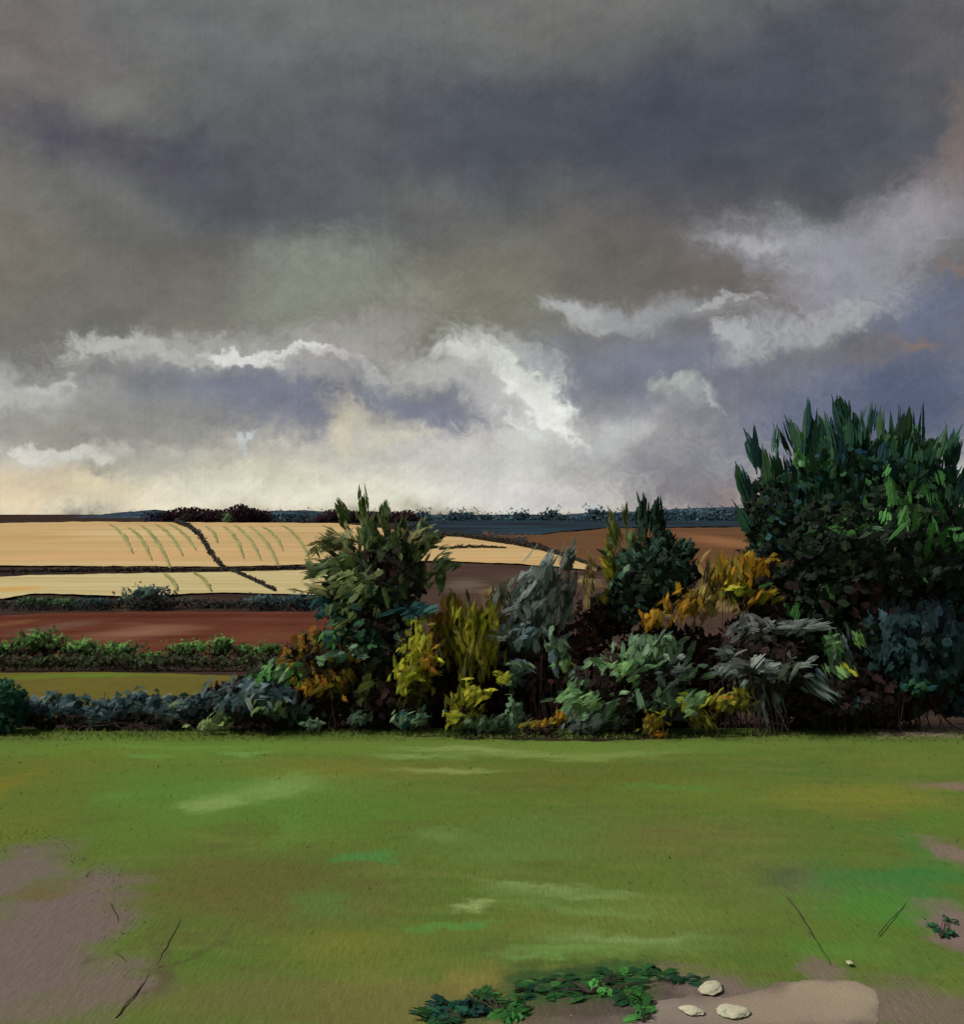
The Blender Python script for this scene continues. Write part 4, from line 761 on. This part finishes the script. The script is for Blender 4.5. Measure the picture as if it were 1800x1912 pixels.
# low plants along the foot of the hedge
for (px, py, rx, ry, n, pal, lab) in [
    (755, 1342, 20, 14, 22, SAGE + TEAL[:1], 'small blue-green seedling on the verge under the lime-yellow shrub, left one of its pair'),
    (785, 1340, 14, 16, 18, SAGE, 'small blue-green seedling on the verge under the lime-yellow shrub, right one of its pair'),
    (875, 1350, 34, 16, 40, SAGE + SAGEB[:1], 'low sage-green plant just below the low lime and yellow shrub'),
    (925, 1350, 34, 14, 36, [(78, 100, 74), (92, 116, 86), (66, 84, 66)], 'low dull green plant between two sage-green ones on the verge'),
    (962, 1332, 20, 34, 36, SAGE + [(70, 92, 76)], 'upright blue-green plant on the verge left of the golden sprig'),
    (392, 1352, 36, 10, 26, [(112, 128, 82), (98, 114, 72), (126, 142, 92)], 'pale olive plant with broad leaves at the meadow edge under the blue-grey bush'),
    (420, 1335, 26, 12, 20, [(96, 110, 74), (84, 98, 66)], 'dull olive plant just right of the pale olive one at the meadow edge'),
    (500, 1318, 34, 16, 34, [(104, 122, 82), (88, 106, 72)], 'grey-olive leafy plant under the orange and olive shrub'),
    (585, 1352, 20, 8, 14, SAGE, 'tiny sage tuft on the verge between two trees of the hedge and the olive plants'),
    (665, 1340, 26, 12, 18, [(60, 78, 64), (72, 92, 76)], 'small dark sage plant at the foot of the grey-green tree'),
    (1085, 1350, 40, 20, 44, GREY, 'low grey plant on the verge at the left foot of the sage-green bush')]:
    plant('low_plant', lab, 'plant', px, 27.75, [((px, py, rx, ry, n * 1.3, 215, 50, 26, 15, pal), dict(front=.5, nb=5))], (px, py, rx, ry, 8, .006), 'low plants along the verge')

# --- the blue-grey bush and low hedge at the left
plant('shrub', 'spreading blue-grey bush left of the orange shrub', 'shrub', 470, 28.3,
      [((470, 1305, 95, 44, 240, 200, 40, 36, 22, DK + DKT + SLATE[:1]), {}), ((470, 1282, 60, 22, 70, 205, 30, 40, 20, SLATE), dict(front=1, deep=1.5)), ((515, 1300, 50, 30, 70, 270, 40, 38, 18, SLATE + GREY), dict(front=.8, deep=1.6)), ((420, 1300, 44, 18, 44, 200, 30, 36, 20, SLATE), dict(front=.8, deep=1.6)), ((545, 1320, 50, 30, 60, 250, 40, 34, 20, [(66, 82, 68), (80, 98, 80), (54, 66, 56)]), dict(front=.7)), ((560, 1345, 40, 10, 20, 90, 60, 26, 16, DKG), {})],
      (470, 1305, 90, 40, 40, .012))
fo = []
for i, x in enumerate(np.linspace(70, 400, 12)):
    yb = 1338 - 10 * math.sin(i * 1.3) - (x - 70) * 0.03
    fo.append(((x, yb - 12, 34, 22, 60, 190, 40, 32, 20, SLATE + DKT), dict(front=.3)))
    fo.append(((x + 6, yb + 8, 36, 14, 40, 90, 60, 26, 18, DK + DKT[:1]), {}))
fo += [((105, 1332, 8, 6, 4, 90, 60, 14, 9, ORNG), dict(front=1, deep=6)), ((234, 1336, 8, 8, 4, 90, 60, 14, 9, ORNG), dict(front=1, deep=6)), ((330, 1320, 30, 16, 30, 190, 30, 34, 18, GREYG + SLATE), dict(front=.8, deep=1.6))]
plant('hedge', 'low blue-grey hedge along the left side of the meadow', 'hedge', 230, 28.4, fo, (235, 1330, 160, 22, 60, .01, .9), 'field hedges')

# --- hedges and bushes beyond
def far_bush(label, px, yb, w, h, pal, d=None, group='green bushes of the second hedge', n=170, dark=DK, darkn=.5, L=None):
    d = float(d_of_y(yb)) if d is None else d
    L = L or h * .3
    cl = [((px, yb - h * .42, w * .5, h * .45, n * darkn, 90, 60, L, L * .6, dark), {}), ((px, yb - h * .62, w * .5, h * .34, n, 100, 50, L, L * .6, pal), dict(front=.4)), ((px + w * .1, yb - h * .75, w * .36, h * .2, n * .4, 200, 40, L, L * .55, pal[-2:]), dict(front=.9, deep=1.4))]
    root = empty('bush', land_pt(px, yb)); tag(root, label, 'bush', group)
    f_ = Foliage(d)
    for c in cl: f_.clump(*c[0], **c[1])
    f_.build('foliage', root)
    v, f = tubes(twig_paths(land_pt(px, yb), d, px, yb - h * .5, w * .4, h * .4, 10, .03))
    mesh_obj('branchwork', v, f, BARK, root)
    return root
GB = [(72, 100, 52), (82, 118, 62), (66, 88, 52), (100, 142, 76)]
for (px, yb, w, h, lab) in [(70, 1240, 110, 66, 'tall mid-green bush at the left end of the second hedge'), (12, 1236, 60, 40, 'light green bush at the very left of the second hedge, partly outside the view'), (150, 1240, 90, 48, 'broad dull green bush second from left in the second hedge'),
                            (222, 1246, 90, 50, 'rounded yellow-green bush before the red field'), (280, 1248, 60, 34, 'small low green bush in the dip of the second hedge'), (345, 1240, 90, 46, 'bright green bush rising to the right before the red field'), (412, 1236, 44, 50, 'narrow bright green bush standing upright in the second hedge'), (452, 1236, 46, 36, 'small round green bush near the orange shrub'), (500, 1238, 60, 40, 'rightmost green bush of the second hedge, partly behind orange leaves')]:
    far_bush(lab, px, yb, w, h, GB)
fo = Foliage(78.0)
for x in np.linspace(-40, 560, 34):
    fo.clump(x, 1234 + 3 * math.sin(x * .05), 26, 13 + 3 * math.sin(x * .11), 46, 90, 70, 13, 10, [(70, 62, 54), (60, 72, 48), (74, 64, 56), (56, 68, 46), (68, 84, 52)])
root = empty('hedge', land_pt(260, 1248)); tag(root, 'long dark brown hedge between the olive pasture and the red field', 'hedge', 'field hedges')
fo.build('foliage', root)
v, f = tubes([q for x in np.linspace(-30, 550, 30) for q in twig_paths(land_pt(x, 1248), 78.0, x, 1232, 20, 14, 4, .03)])
mesh_obj('branchwork', v, f, BARK, root)

for (px, yb, w, h, pal, lab) in [(272, 1139, 96, 48, [(60, 82, 76), (74, 98, 90), (50, 68, 64), (88, 114, 104)], 'largest rounded blue-green bush beyond the red field'), (60, 1142, 90, 30, [(48, 66, 54), (62, 84, 58), (40, 54, 48), (78, 104, 66)], 'dark green bush at the far left beyond the red field'), (115, 1141, 60, 26, [(68, 98, 66), (56, 80, 58), (84, 116, 74)], 'brighter green bush between the dark green one and the blue-green row'),
                                 (170, 1140, 80, 26, [(50, 72, 74), (62, 86, 86), (44, 60, 62)], 'low blue-green bush left of the largest rounded one'), (490, 1140, 80, 32, [(62, 84, 84), (76, 100, 98), (52, 70, 72)], 'low grey-blue bush right of mid row beyond the red field'), (545, 1141, 70, 34, [(56, 80, 84), (70, 96, 98), (46, 66, 70)], 'grey-blue bush nearer the grey-green tree beyond the red field'), (592, 1146, 60, 38, [(28, 70, 82), (36, 82, 92), (40, 66, 68)], 'deep teal bush touching the grey-green tree beyond the red field')]:
    far_bush(lab, px, yb, w, h, pal, d=163.0, group='bushes of the third hedge', dark=[(60, 58, 56), (54, 56, 54)])
fo = Foliage(165.0)
for x in np.linspace(-60, 640, 44):
    fo.clump(x, 1126 + 2.5 * math.sin(x * .05), 22, 9, 34, 90, 70, 11, 8, [(62, 52, 50), (54, 58, 56), (70, 58, 54), (58, 66, 62)])
root = empty('hedge', land_pt(290, 1139)); tag(root, 'dark hedge line between the red field and the cream field', 'hedge', 'field hedges'); fo.build('foliage', root)
v, f = tubes([q for x in np.linspace(-50, 630, 30) for q in twig_paths(land_pt(x, 1139), 165.0, x, 1127, 16, 8, 3, .05)]); mesh_obj('branchwork', v, f, BARK, root)

def line_hedge(label, pts, h, pal, step=5, n=9, L=9):
    pal = [tuple(v * 1.4 for v in c) for c in pal]
    """a hedgerow running over the land along photograph points"""
    pts = np.array(pts, float)
    seg = np.concatenate([[0], np.cumsum(np.linalg.norm(np.diff(pts, axis=0), axis=1))])
    q = np.arange(0, seg[-1], step)
    X_, Y_ = np.interp(q, seg, pts[:, 0]), np.interp(q, seg, pts[:, 1])
    H_ = np.interp(q, seg, np.broadcast_to(np.asarray(h, float), (len(pts),)))
    f_ = Foliage(100.0); st = []
    for x, y, hh in zip(X_, Y_, H_):
        d_ = float(d_of_y(y))
        hh *= 1 + .12 * math.sin(x * .31 + y) 
        f_.clump(x, y - hh * .45, step * .8, hh * .5, n, 90, 70, L, L * .7, pal, d=d_, nb=4)
    root = empty('hedge', land_pt(X_[0], Y_[0])); tag(root, label, 'hedge', 'field hedges')
    f_.build('foliage', root)
line_hedge('dark hedge running diagonally down the tan hillside', [(328, 977), (352, 986), (374, 1006), (388, 1030), (402, 1050), (418, 1064), (440, 1070), (480, 1088), (516, 1106)], [9, 12, 16, 17, 15, 10, 7, 8, 7], [(46, 50, 48), (34, 42, 46), (54, 52, 42), (40, 32, 34)], step=4, n=12, L=10)
line_hedge('thin dark hedge dividing the tan field from the cream field', [(-60, 1072), (0, 1070), (60, 1069), (240, 1067), (420, 1066), (560, 1062), (660, 1060)], [9, 9, 10, 9, 7, 8, 8], [(50, 44, 40), (40, 38, 38), (60, 54, 46)], step=5, n=9, L=8)
line_hedge('short dark hedge cutting into the tan field right of the grey-green tree', [(822, 1027), (860, 1024), (900, 1023), (945, 1024)], [5, 8, 7, 3], [(52, 48, 34), (44, 40, 32)], step=4, n=9, L=7)
line_hedge('dark hedge curving down along the edge of the tan and brown fields', [(770, 998), (860, 1003), (960, 1018), (1010, 1027), (1060, 1042), (1120, 1062)], [8, 10, 14, 13, 8, 5], [(40, 40, 34), (34, 36, 38), (48, 44, 36)], step=4, n=10, L=8)

# --- woods on the skyline
def crown_tree(name, label, px, yb, w, h, pal, d, group, n=70):
    root = empty(name, pt(px, yb, d)); tag(root, label, 'tree', group)
    f_ = Foliage(d)
    f_.clump(px, yb - h * .55, w * .5, h * .45, n, 90, 60, h * .3, h * .22, pal, nb=4, k=.6)
    f_.clump(px, yb - h * .25, w * .42, h * .25, n * .5, 90, 60, h * .28, h * .22, pal, nb=4, k=.6)
    f_.build('crown', root)
    v, f = tubes([limb([(px, yb + 2, 0), (px, yb - h * .7, 0)], .35, .08, d)]); mesh_obj('trunk', v, f, BARK, root)
    return root
MAROON = [(46, 32, 36), (38, 29, 33), (34, 30, 32), (54, 36, 40)]
t0 = crown_tree('tree', 'dark maroon tree in the wood along the skyline', 340, 979, 50, 33, MAROON, 640.0, 'dark trees of the skyline wood', 160)
SKY_T = [(318, 979, .8), (362, 979, 1.0), (384, 979, .95), (406, 978, .85), (428, 978, .95), (448, 978, 1.1), (470, 978, .95), (490, 978, .8), (395, 980, .7), (350, 980, .7), (620, 982, .95), (640, 984, 1.1), (664, 984, .95), (690, 984, .9), (712, 984, .9), (738, 984, .95), (760, 986, 1.0), (780, 988, .8), (600, 980, .6)]
for (px, yb, s_) in SKY_T:
    c = copy_tree(t0); c.location = [float(q) for q in pt(px, yb, 640 + random.uniform(-12, 12))]
    c.scale = (s_ * random.uniform(.9, 1.1), s_, s_ * random.uniform(.95, 1.05)); c.rotation_euler = (0, 0, random.choice([0, math.pi]) + random.uniform(-.4, .4))
crown_tree('tree', 'little pale green tree on the skyline before the dark wood', 424, 978, 22, 24, [(84, 108, 78), (70, 92, 66), (98, 124, 88)], 600.0, 'single trees on the skyline', 40)
crown_tree('tree', 'blue-black rounded tree at the left end of the skyline wood', 290, 978, 60, 26, [(32, 36, 48), (26, 30, 40), (40, 46, 58)], 650.0, 'single trees on the skyline', 90)
t1 = crown_tree('tree', 'blue-green tree in the row beyond the skyline wood', 510, 978, 40, 25, [(56, 78, 88), (46, 66, 78), (74, 100, 108), (44, 54, 64)], 690.0, 'blue-green trees along the skyline')
rowz = [(780 + 33 * i + random.uniform(-8, 8), 985 + 7 * math.sin(i * 1.7) - max(0, i - 8) * .9, random.uniform(1.0, 1.45)) for i in range(19)] + [(790 + 30 * i + random.uniform(-8, 8), 978 + 3 * math.sin(i * 2.1) - max(0, i - 9) * .5, random.uniform(.8, 1.1)) for i in range(21)]
rowz += [(792 + 22 * i + random.uniform(-6, 6), min(1012, 991 + i * 2.1) - 3 * (i % 3), random.uniform(.8, 1.1)) for i in range(10)] + [(1020 + 24 * i + random.uniform(-6, 6), 989 - i * .4, random.uniform(.8, 1.1)) for i in range(16)]
for (px, yb, s_) in rowz + [(538, 978, 1.05), (566, 978, 1.1), (592, 979, 1.0), (810, 990, .9), (840, 994, .9), (872, 998, 1.0), (905, 1000, 1.0), (938, 1002, 1.1), (970, 1004, 1.2), (1000, 1006, 1.2), (1030, 1004, 1.1), (1062, 998, 1.0), (1094, 992, .95), (1126, 989, .9), (1250, 984, 1.2), (1285, 984, 1.2), (1320, 984, 1.2), (1355, 984, 1.1), (1385, 984, 1.1)]:
    c = copy_tree(t1); c.location = [float(q) for q in pt(px, yb, 690 + random.uniform(-15, 15))]
    c.scale = (s_ * random.uniform(.95, 1.25), s_, s_ * random.uniform(.9, 1.1)); c.rotation_euler = (0, 0, random.choice([0, math.pi]) + random.uniform(-.4, .4))

# --- green strips on the hillside
def strip(p0, p1, label):
    f_ = Foliage(400.0); pal = [(172, 168, 114), (180, 176, 124), (160, 162, 108)]
    a, b = np.array(p0, float), np.array(p1, float)
    nst = max(6, int(np.linalg.norm(b - a) / 1.5))
    for s_ in np.linspace(0, 1, nst):
        x = a[0] + (b[0] - a[0]) * (s_ ** 0.8) + 3 * math.sin(s_ * math.pi); y = a[1] + (b[1] - a[1]) * (s_ ** 1.15)
        p = land_pt(x, y); wd = .25 + .75 * math.sin(math.pi * min(1, .25 + .75 * s_))
        x2 = a[0] + (b[0] - a[0]) * (min(s_ + .1, 1.1) ** 0.8) + 3 * math.sin((s_ + .1) * math.pi); y2 = a[1] + (b[1] - a[1]) * ((s_ + .1) ** 1.15)
        ax = land_pt(x2, y2) - p
        m = p[1] / F
        n_ = 3
        pos = np.repeat(p[None], n_, 0) + np.array([0, 0, .25]) + rng.normal(0, 1, (n_, 3)) * np.array([.9 * m * wd, .2, .03])
        f_.add(pos, np.repeat(ax[None], n_, 0) + rng.normal(0, .03, (n_, 3)), np.repeat([[0, -.2, 1.]], n_, 0) + rng.normal(0, .08, (n_, 3)),
               np.full(n_, np.linalg.norm(ax) * 1.7), np.full(n_, 3.2 * m * wd + .1), np.array([alb(pal[i], 1.1) for i in rng.integers(0, 3, n_)]), 4, 0.0, .05)
    root = empty('grass_strip', land_pt(*p0))
    f_.build('blade', root)
    tag(root, label, 'grass strip', 'green grass strips on the ripe hillside')
ST = [((202, 979), (243, 1026)), ((237, 985), (278, 1037)), ((260, 981), (313, 1053)), ((288, 979), (336, 1030)), ((311, 978), (360, 1020)), ((383, 983), (404, 1010)), ((416, 983), (451, 1034)), ((435, 981), (482, 1037)), ((463, 983), (515, 1049)), ((490, 985), (525, 1022)), ((525, 981), (572, 1034))]
for a, b in ST: strip(a, b, 'pale green curved grass strip running down the tan hillside')
for a, b in [((303, 1072), (328, 1100)), ((358, 1070), (390, 1100))]: strip(a, b, 'short pale green grass strip on the cream field')

# ------------------------------------------------------------------ foreground
def ground_plant(label, items, stem_c):
    px, py = stem_c
    root = empty('leafy_plant', meadow_pt(px, py)); tag(root, label, 'plant', 'low leafy plants beside the path')
    f_ = Foliage(13.0)
    for (x, y, rx, ry, n, ang, L, W, pal, h) in items:
        n = int(n * .65) + 2; h *= .5; W *= 1.15
        p = meadow_pt(x, y); dd = p[1]; m = dd / F
        u = rng.uniform(-1, 1, (n, 2)); u *= np.minimum(1, 1 / np.maximum(np.linalg.norm(u, axis=1, keepdims=True), 1e-6)) ** .5
        pos = np.stack([p[0] + u[:, 0] * rx * m, p[1] + u[:, 1] * ry * dd * dd / (EYE * F), np.abs(rng.normal(0, h, n)) + .02], 1)
        a = np.radians(ang + rng.normal(0, 26, n))
        ax = np.stack([np.cos(a), np.sin(a) * .9, .12 + rng.normal(0, .2, n)], 1)
        nr = np.stack([rng.normal(0, .3, n), -.45 + rng.normal(0, .2, n), np.ones(n)], 1)
        P = np.array([alb(q, .95) for q in pal])[rng.integers(0, len(pal), n)]
        f_.add(pos, ax, nr, L * m * np.exp(rng.normal(0, .2, n)), W * m * np.exp(rng.normal(0, .2, n)), P, 7, .25, .12)
    f_.build('foliage', root)
    st = []
    for (x, y, rx, ry, n, ang, L, W, pal, h) in items:
        b0, e = meadow_pt(px, py), meadow_pt(x, y)
        for _ in range(5):
            q = np.linspace(0, 1, 6)[:, None]; p_ = b0 * (1 - q) + (e + rng.normal(0, .08, 3)) * q
            p_[:, 2] = .02 + .04 * np.sin(q[:, 0] * 3)
            st.append((p_, .006, .002))
    v, f = tubes(st); mesh_obj('branchwork', v, f, BARK, root)
TEALD = [(26, 62, 48), (22, 50, 44), (34, 78, 58), (28, 56, 52)]
GFG = [(44, 86, 46), (38, 74, 42), (54, 98, 50), (34, 64, 40)]
GFB = [(66, 122, 58), (78, 138, 66), (54, 104, 52)]
ground_plant('dark teal leafy plant at the bottom edge with broad glossy leaves', [(858, 1893, 44, 16, 44, 120, 36, 20, TEALD, .05), (835, 1908, 30, 10, 22, 160, 36, 22, TEALD + GFG, .04)], (855, 1908))
ground_plant('green leafy plant right of the dark teal one, bright leaves on its left side', [(930, 1880, 44, 16, 34, 60, 32, 16, GFG, .04), (958, 1892, 34, 12, 22, 250, 32, 16, GFB, .05), (900, 1866, 22, 10, 12, 30, 32, 15, GFG + GFB, .04)], (935, 1897))
ground_plant('wide dark green creeping plant along the edge of the bare earth', [(1080, 1842, 110, 16, 70, 165, 30, 14, GFG + [(62, 76, 48)], .025), (1180, 1828, 90, 12, 50, 15, 30, 14, GFG, .025), (1050, 1858, 60, 12, 30, 200, 28, 13, GFG + TEALD, .025), (1120, 1846, 20, 8, 10, 270, 28, 14, GFB, .05), (1268, 1836, 34, 8, 14, 30, 46, 12, [(30, 62, 44), (40, 76, 50)], .03), (1166, 1822, 8, 6, 6, 90, 26, 11, GFB, .04)], (1100, 1858))
ground_plant('compact bright green plant beside the topmost pale stone', [(1195, 1858, 26, 16, 26, 230, 34, 18, GFB + GFG, .06)], (1200, 1870))
ground_plant('small dark-stemmed green plant at the bottom edge below the compact one', [(1200, 1902, 16, 14, 16, 80, 34, 16, GFG + GFB[:1], .06)], (1200, 1912))
ground_plant('dark teal seedling on the bare earth at the right edge', [(1755, 1745, 16, 14, 14, 80, 26, 12, [(40, 96, 60), (34, 82, 56)], .05), (1770, 1725, 10, 8, 6, 30, 22, 11, [(40, 92, 58)], .04)], (1758, 1755))

ROCK = ground_material('pale_stone', (184, 178, 154), [((200, 194, 168), 2.0, .45, .65, .7), ((122, 140, 110), 6.0, .5, .7, .7)], streak_scale=(9, 9), grain=(40, 0.14), bump=0.01)
def stone(label, px, py, a, b, h, rot, seed):
    bm = bmesh.new(); bmesh.ops.create_icosphere(bm, subdivisions=4, radius=1)
    p = meadow_pt(px, py); m = p[1] / F
    for v in bm.verts:
        n1 = mnoise.noise(v.co * 1.3 + Vector((seed, 0, 0))) * .22 + mnoise.noise(v.co * 3.5 + Vector((0, seed, 0))) * .1 + mnoise.noise(v.co * 9 + Vector((0, 0, seed))) * .07
        v.co *= 1 + n1
        v.co = Vector((v.co.x * a * m, v.co.y * b * m * 1.5, v.co.z * h * .5 * (1 if v.co.z > 0 else .4)))
    me = bpy.data.meshes.new('stone'); bm.to_mesh(me); bm.free()
    for q in me.polygons: q.use_smooth = True
    me.materials.append(ROCK)
    o = bpy.data.objects.new('stone', me); COL.objects.link(o); o.location = (p[0], p[1], .035); o.rotation_euler = (0, 0, R(rot))
    tag(o, label, 'stone', 'pale stones by the path')
stone('pale cream stone on the path edge, topmost and longest of three', 1328, 1852, 34, 13, .07, 62, 1.0)
stone('pale cream stone at the bottom edge nearest the compact green plant', 1292, 1893, 24, 12, .06, -50, 5.0)
stone('pale greenish stone at the bottom edge, rightmost of three', 1368, 1895, 30, 20, .08, 20, 9.0)
stone('tiny pale pebble lying alone on the ground above the path', 1587, 1803, 6, 6, .025, 0, 3.0)

# grit on the bare earth
GRIT = ground_material('grit', (112, 98, 92), [((138, 126, 114), 2.0, .45, .6, .9), ((80, 68, 64), 6.0, .5, .6, .9)], streak_scale=(40, 40), grain=(60, .1))
gv, gf, n0 = [], [], 0
oc = np.array([(1, 0, 0), (0, 1, 0), (-1, 0, 0), (0, -1, 0), (0, 0, 1.0)]); of = np.array([(0, 1, 4), (1, 2, 4), (2, 3, 4), (3, 0, 4)])
for _ in range(5200):
    yy = 11.9 + 10 * rng.uniform() ** 2; xx = rng.uniform(-.42, .42) * yy
    px_, py_ = CX + xx / yy * F, HY + EYE * F / yy
    if bare(px_, py_) > .85 * math.exp(rng.normal(0, .12)): continue
    r_ = .006 * math.exp(rng.normal(0, .45)); a_ = rng.uniform(0, 6.28)
    w_ = oc * r_ * rng.uniform(.6, 1.3, (5, 1)); w_[:, 2] *= .6
    c_, s__ = math.cos(a_), math.sin(a_)
    w_ = np.stack([w_[:, 0] * c_ - w_[:, 1] * s__, w_[:, 0] * s__ + w_[:, 1] * c_, w_[:, 2]], 1)
    z_ = .05 * mnoise.noise(Vector((xx * .35, yy * .35, 3.3))) + .012 * (1150 < px_ < 1650 and py_ > 1830)
    gv.append(w_ + np.array([xx, yy, z_])); gf.append(of + n0); n0 += 5
tag(mesh_obj('gravel', np.concatenate(gv), np.concatenate(gf), GRIT), kind='stuff')

def twig(label, pts, r):
    p = np.array([meadow_pt(a, b) for a, b in pts])
    q = np.linspace(0, len(p) - 1, 6 * len(p)); pp_ = np.stack([np.interp(q, np.arange(len(p)), p[:, i]) for i in range(3)], 1)
    pp_[:, :2] += rng.normal(0, .006, (len(pp_), 2)); pp_[:, 2] = .022 + .012 * np.sin(q * 3)
    paths = [(pp_, r, r * .35)]
    for k_ in ((len(pp_) // 2,) if len(pts) > 3 else ()):
        s_ = pp_[k_]; dv = pp_[min(k_ + 3, len(pp_) - 1)] - pp_[k_ - 3]; dv /= np.linalg.norm(dv)
        e = s_ + np.array([dv[0] * .8 + dv[1] * .5, dv[1] * .8 - dv[0] * .5, 0]) * .18 + np.array([0, 0, .01])
        paths.append((np.linspace(s_, e, 4), r * .5, r * .2))
    v, f = tubes(paths)
    tag(mesh_obj('fallen_twig', v, f, BARK, origin=p[0]), label, 'twig', 'fallen twigs on the ground')
twig('thin dark twig lying across the green patch near the right edge, left of two', [(1470, 1678), (1500, 1718), (1525, 1760), (1550, 1805)], .008)
twig('thin dark twig slanting the other way on the green patch near the right edge', [(1640, 1750), (1680, 1705), (1724, 1652)], .007)
twig('long dark twig on the grass beside the bare earth at bottom left', [(215, 1905), (260, 1850), (300, 1790), (338, 1720)], .009)
twig('dark forked twig lying at the edge of the bare earth at lower left', [(205, 1690), (220, 1720), (215, 1780), (235, 1800)], .008)
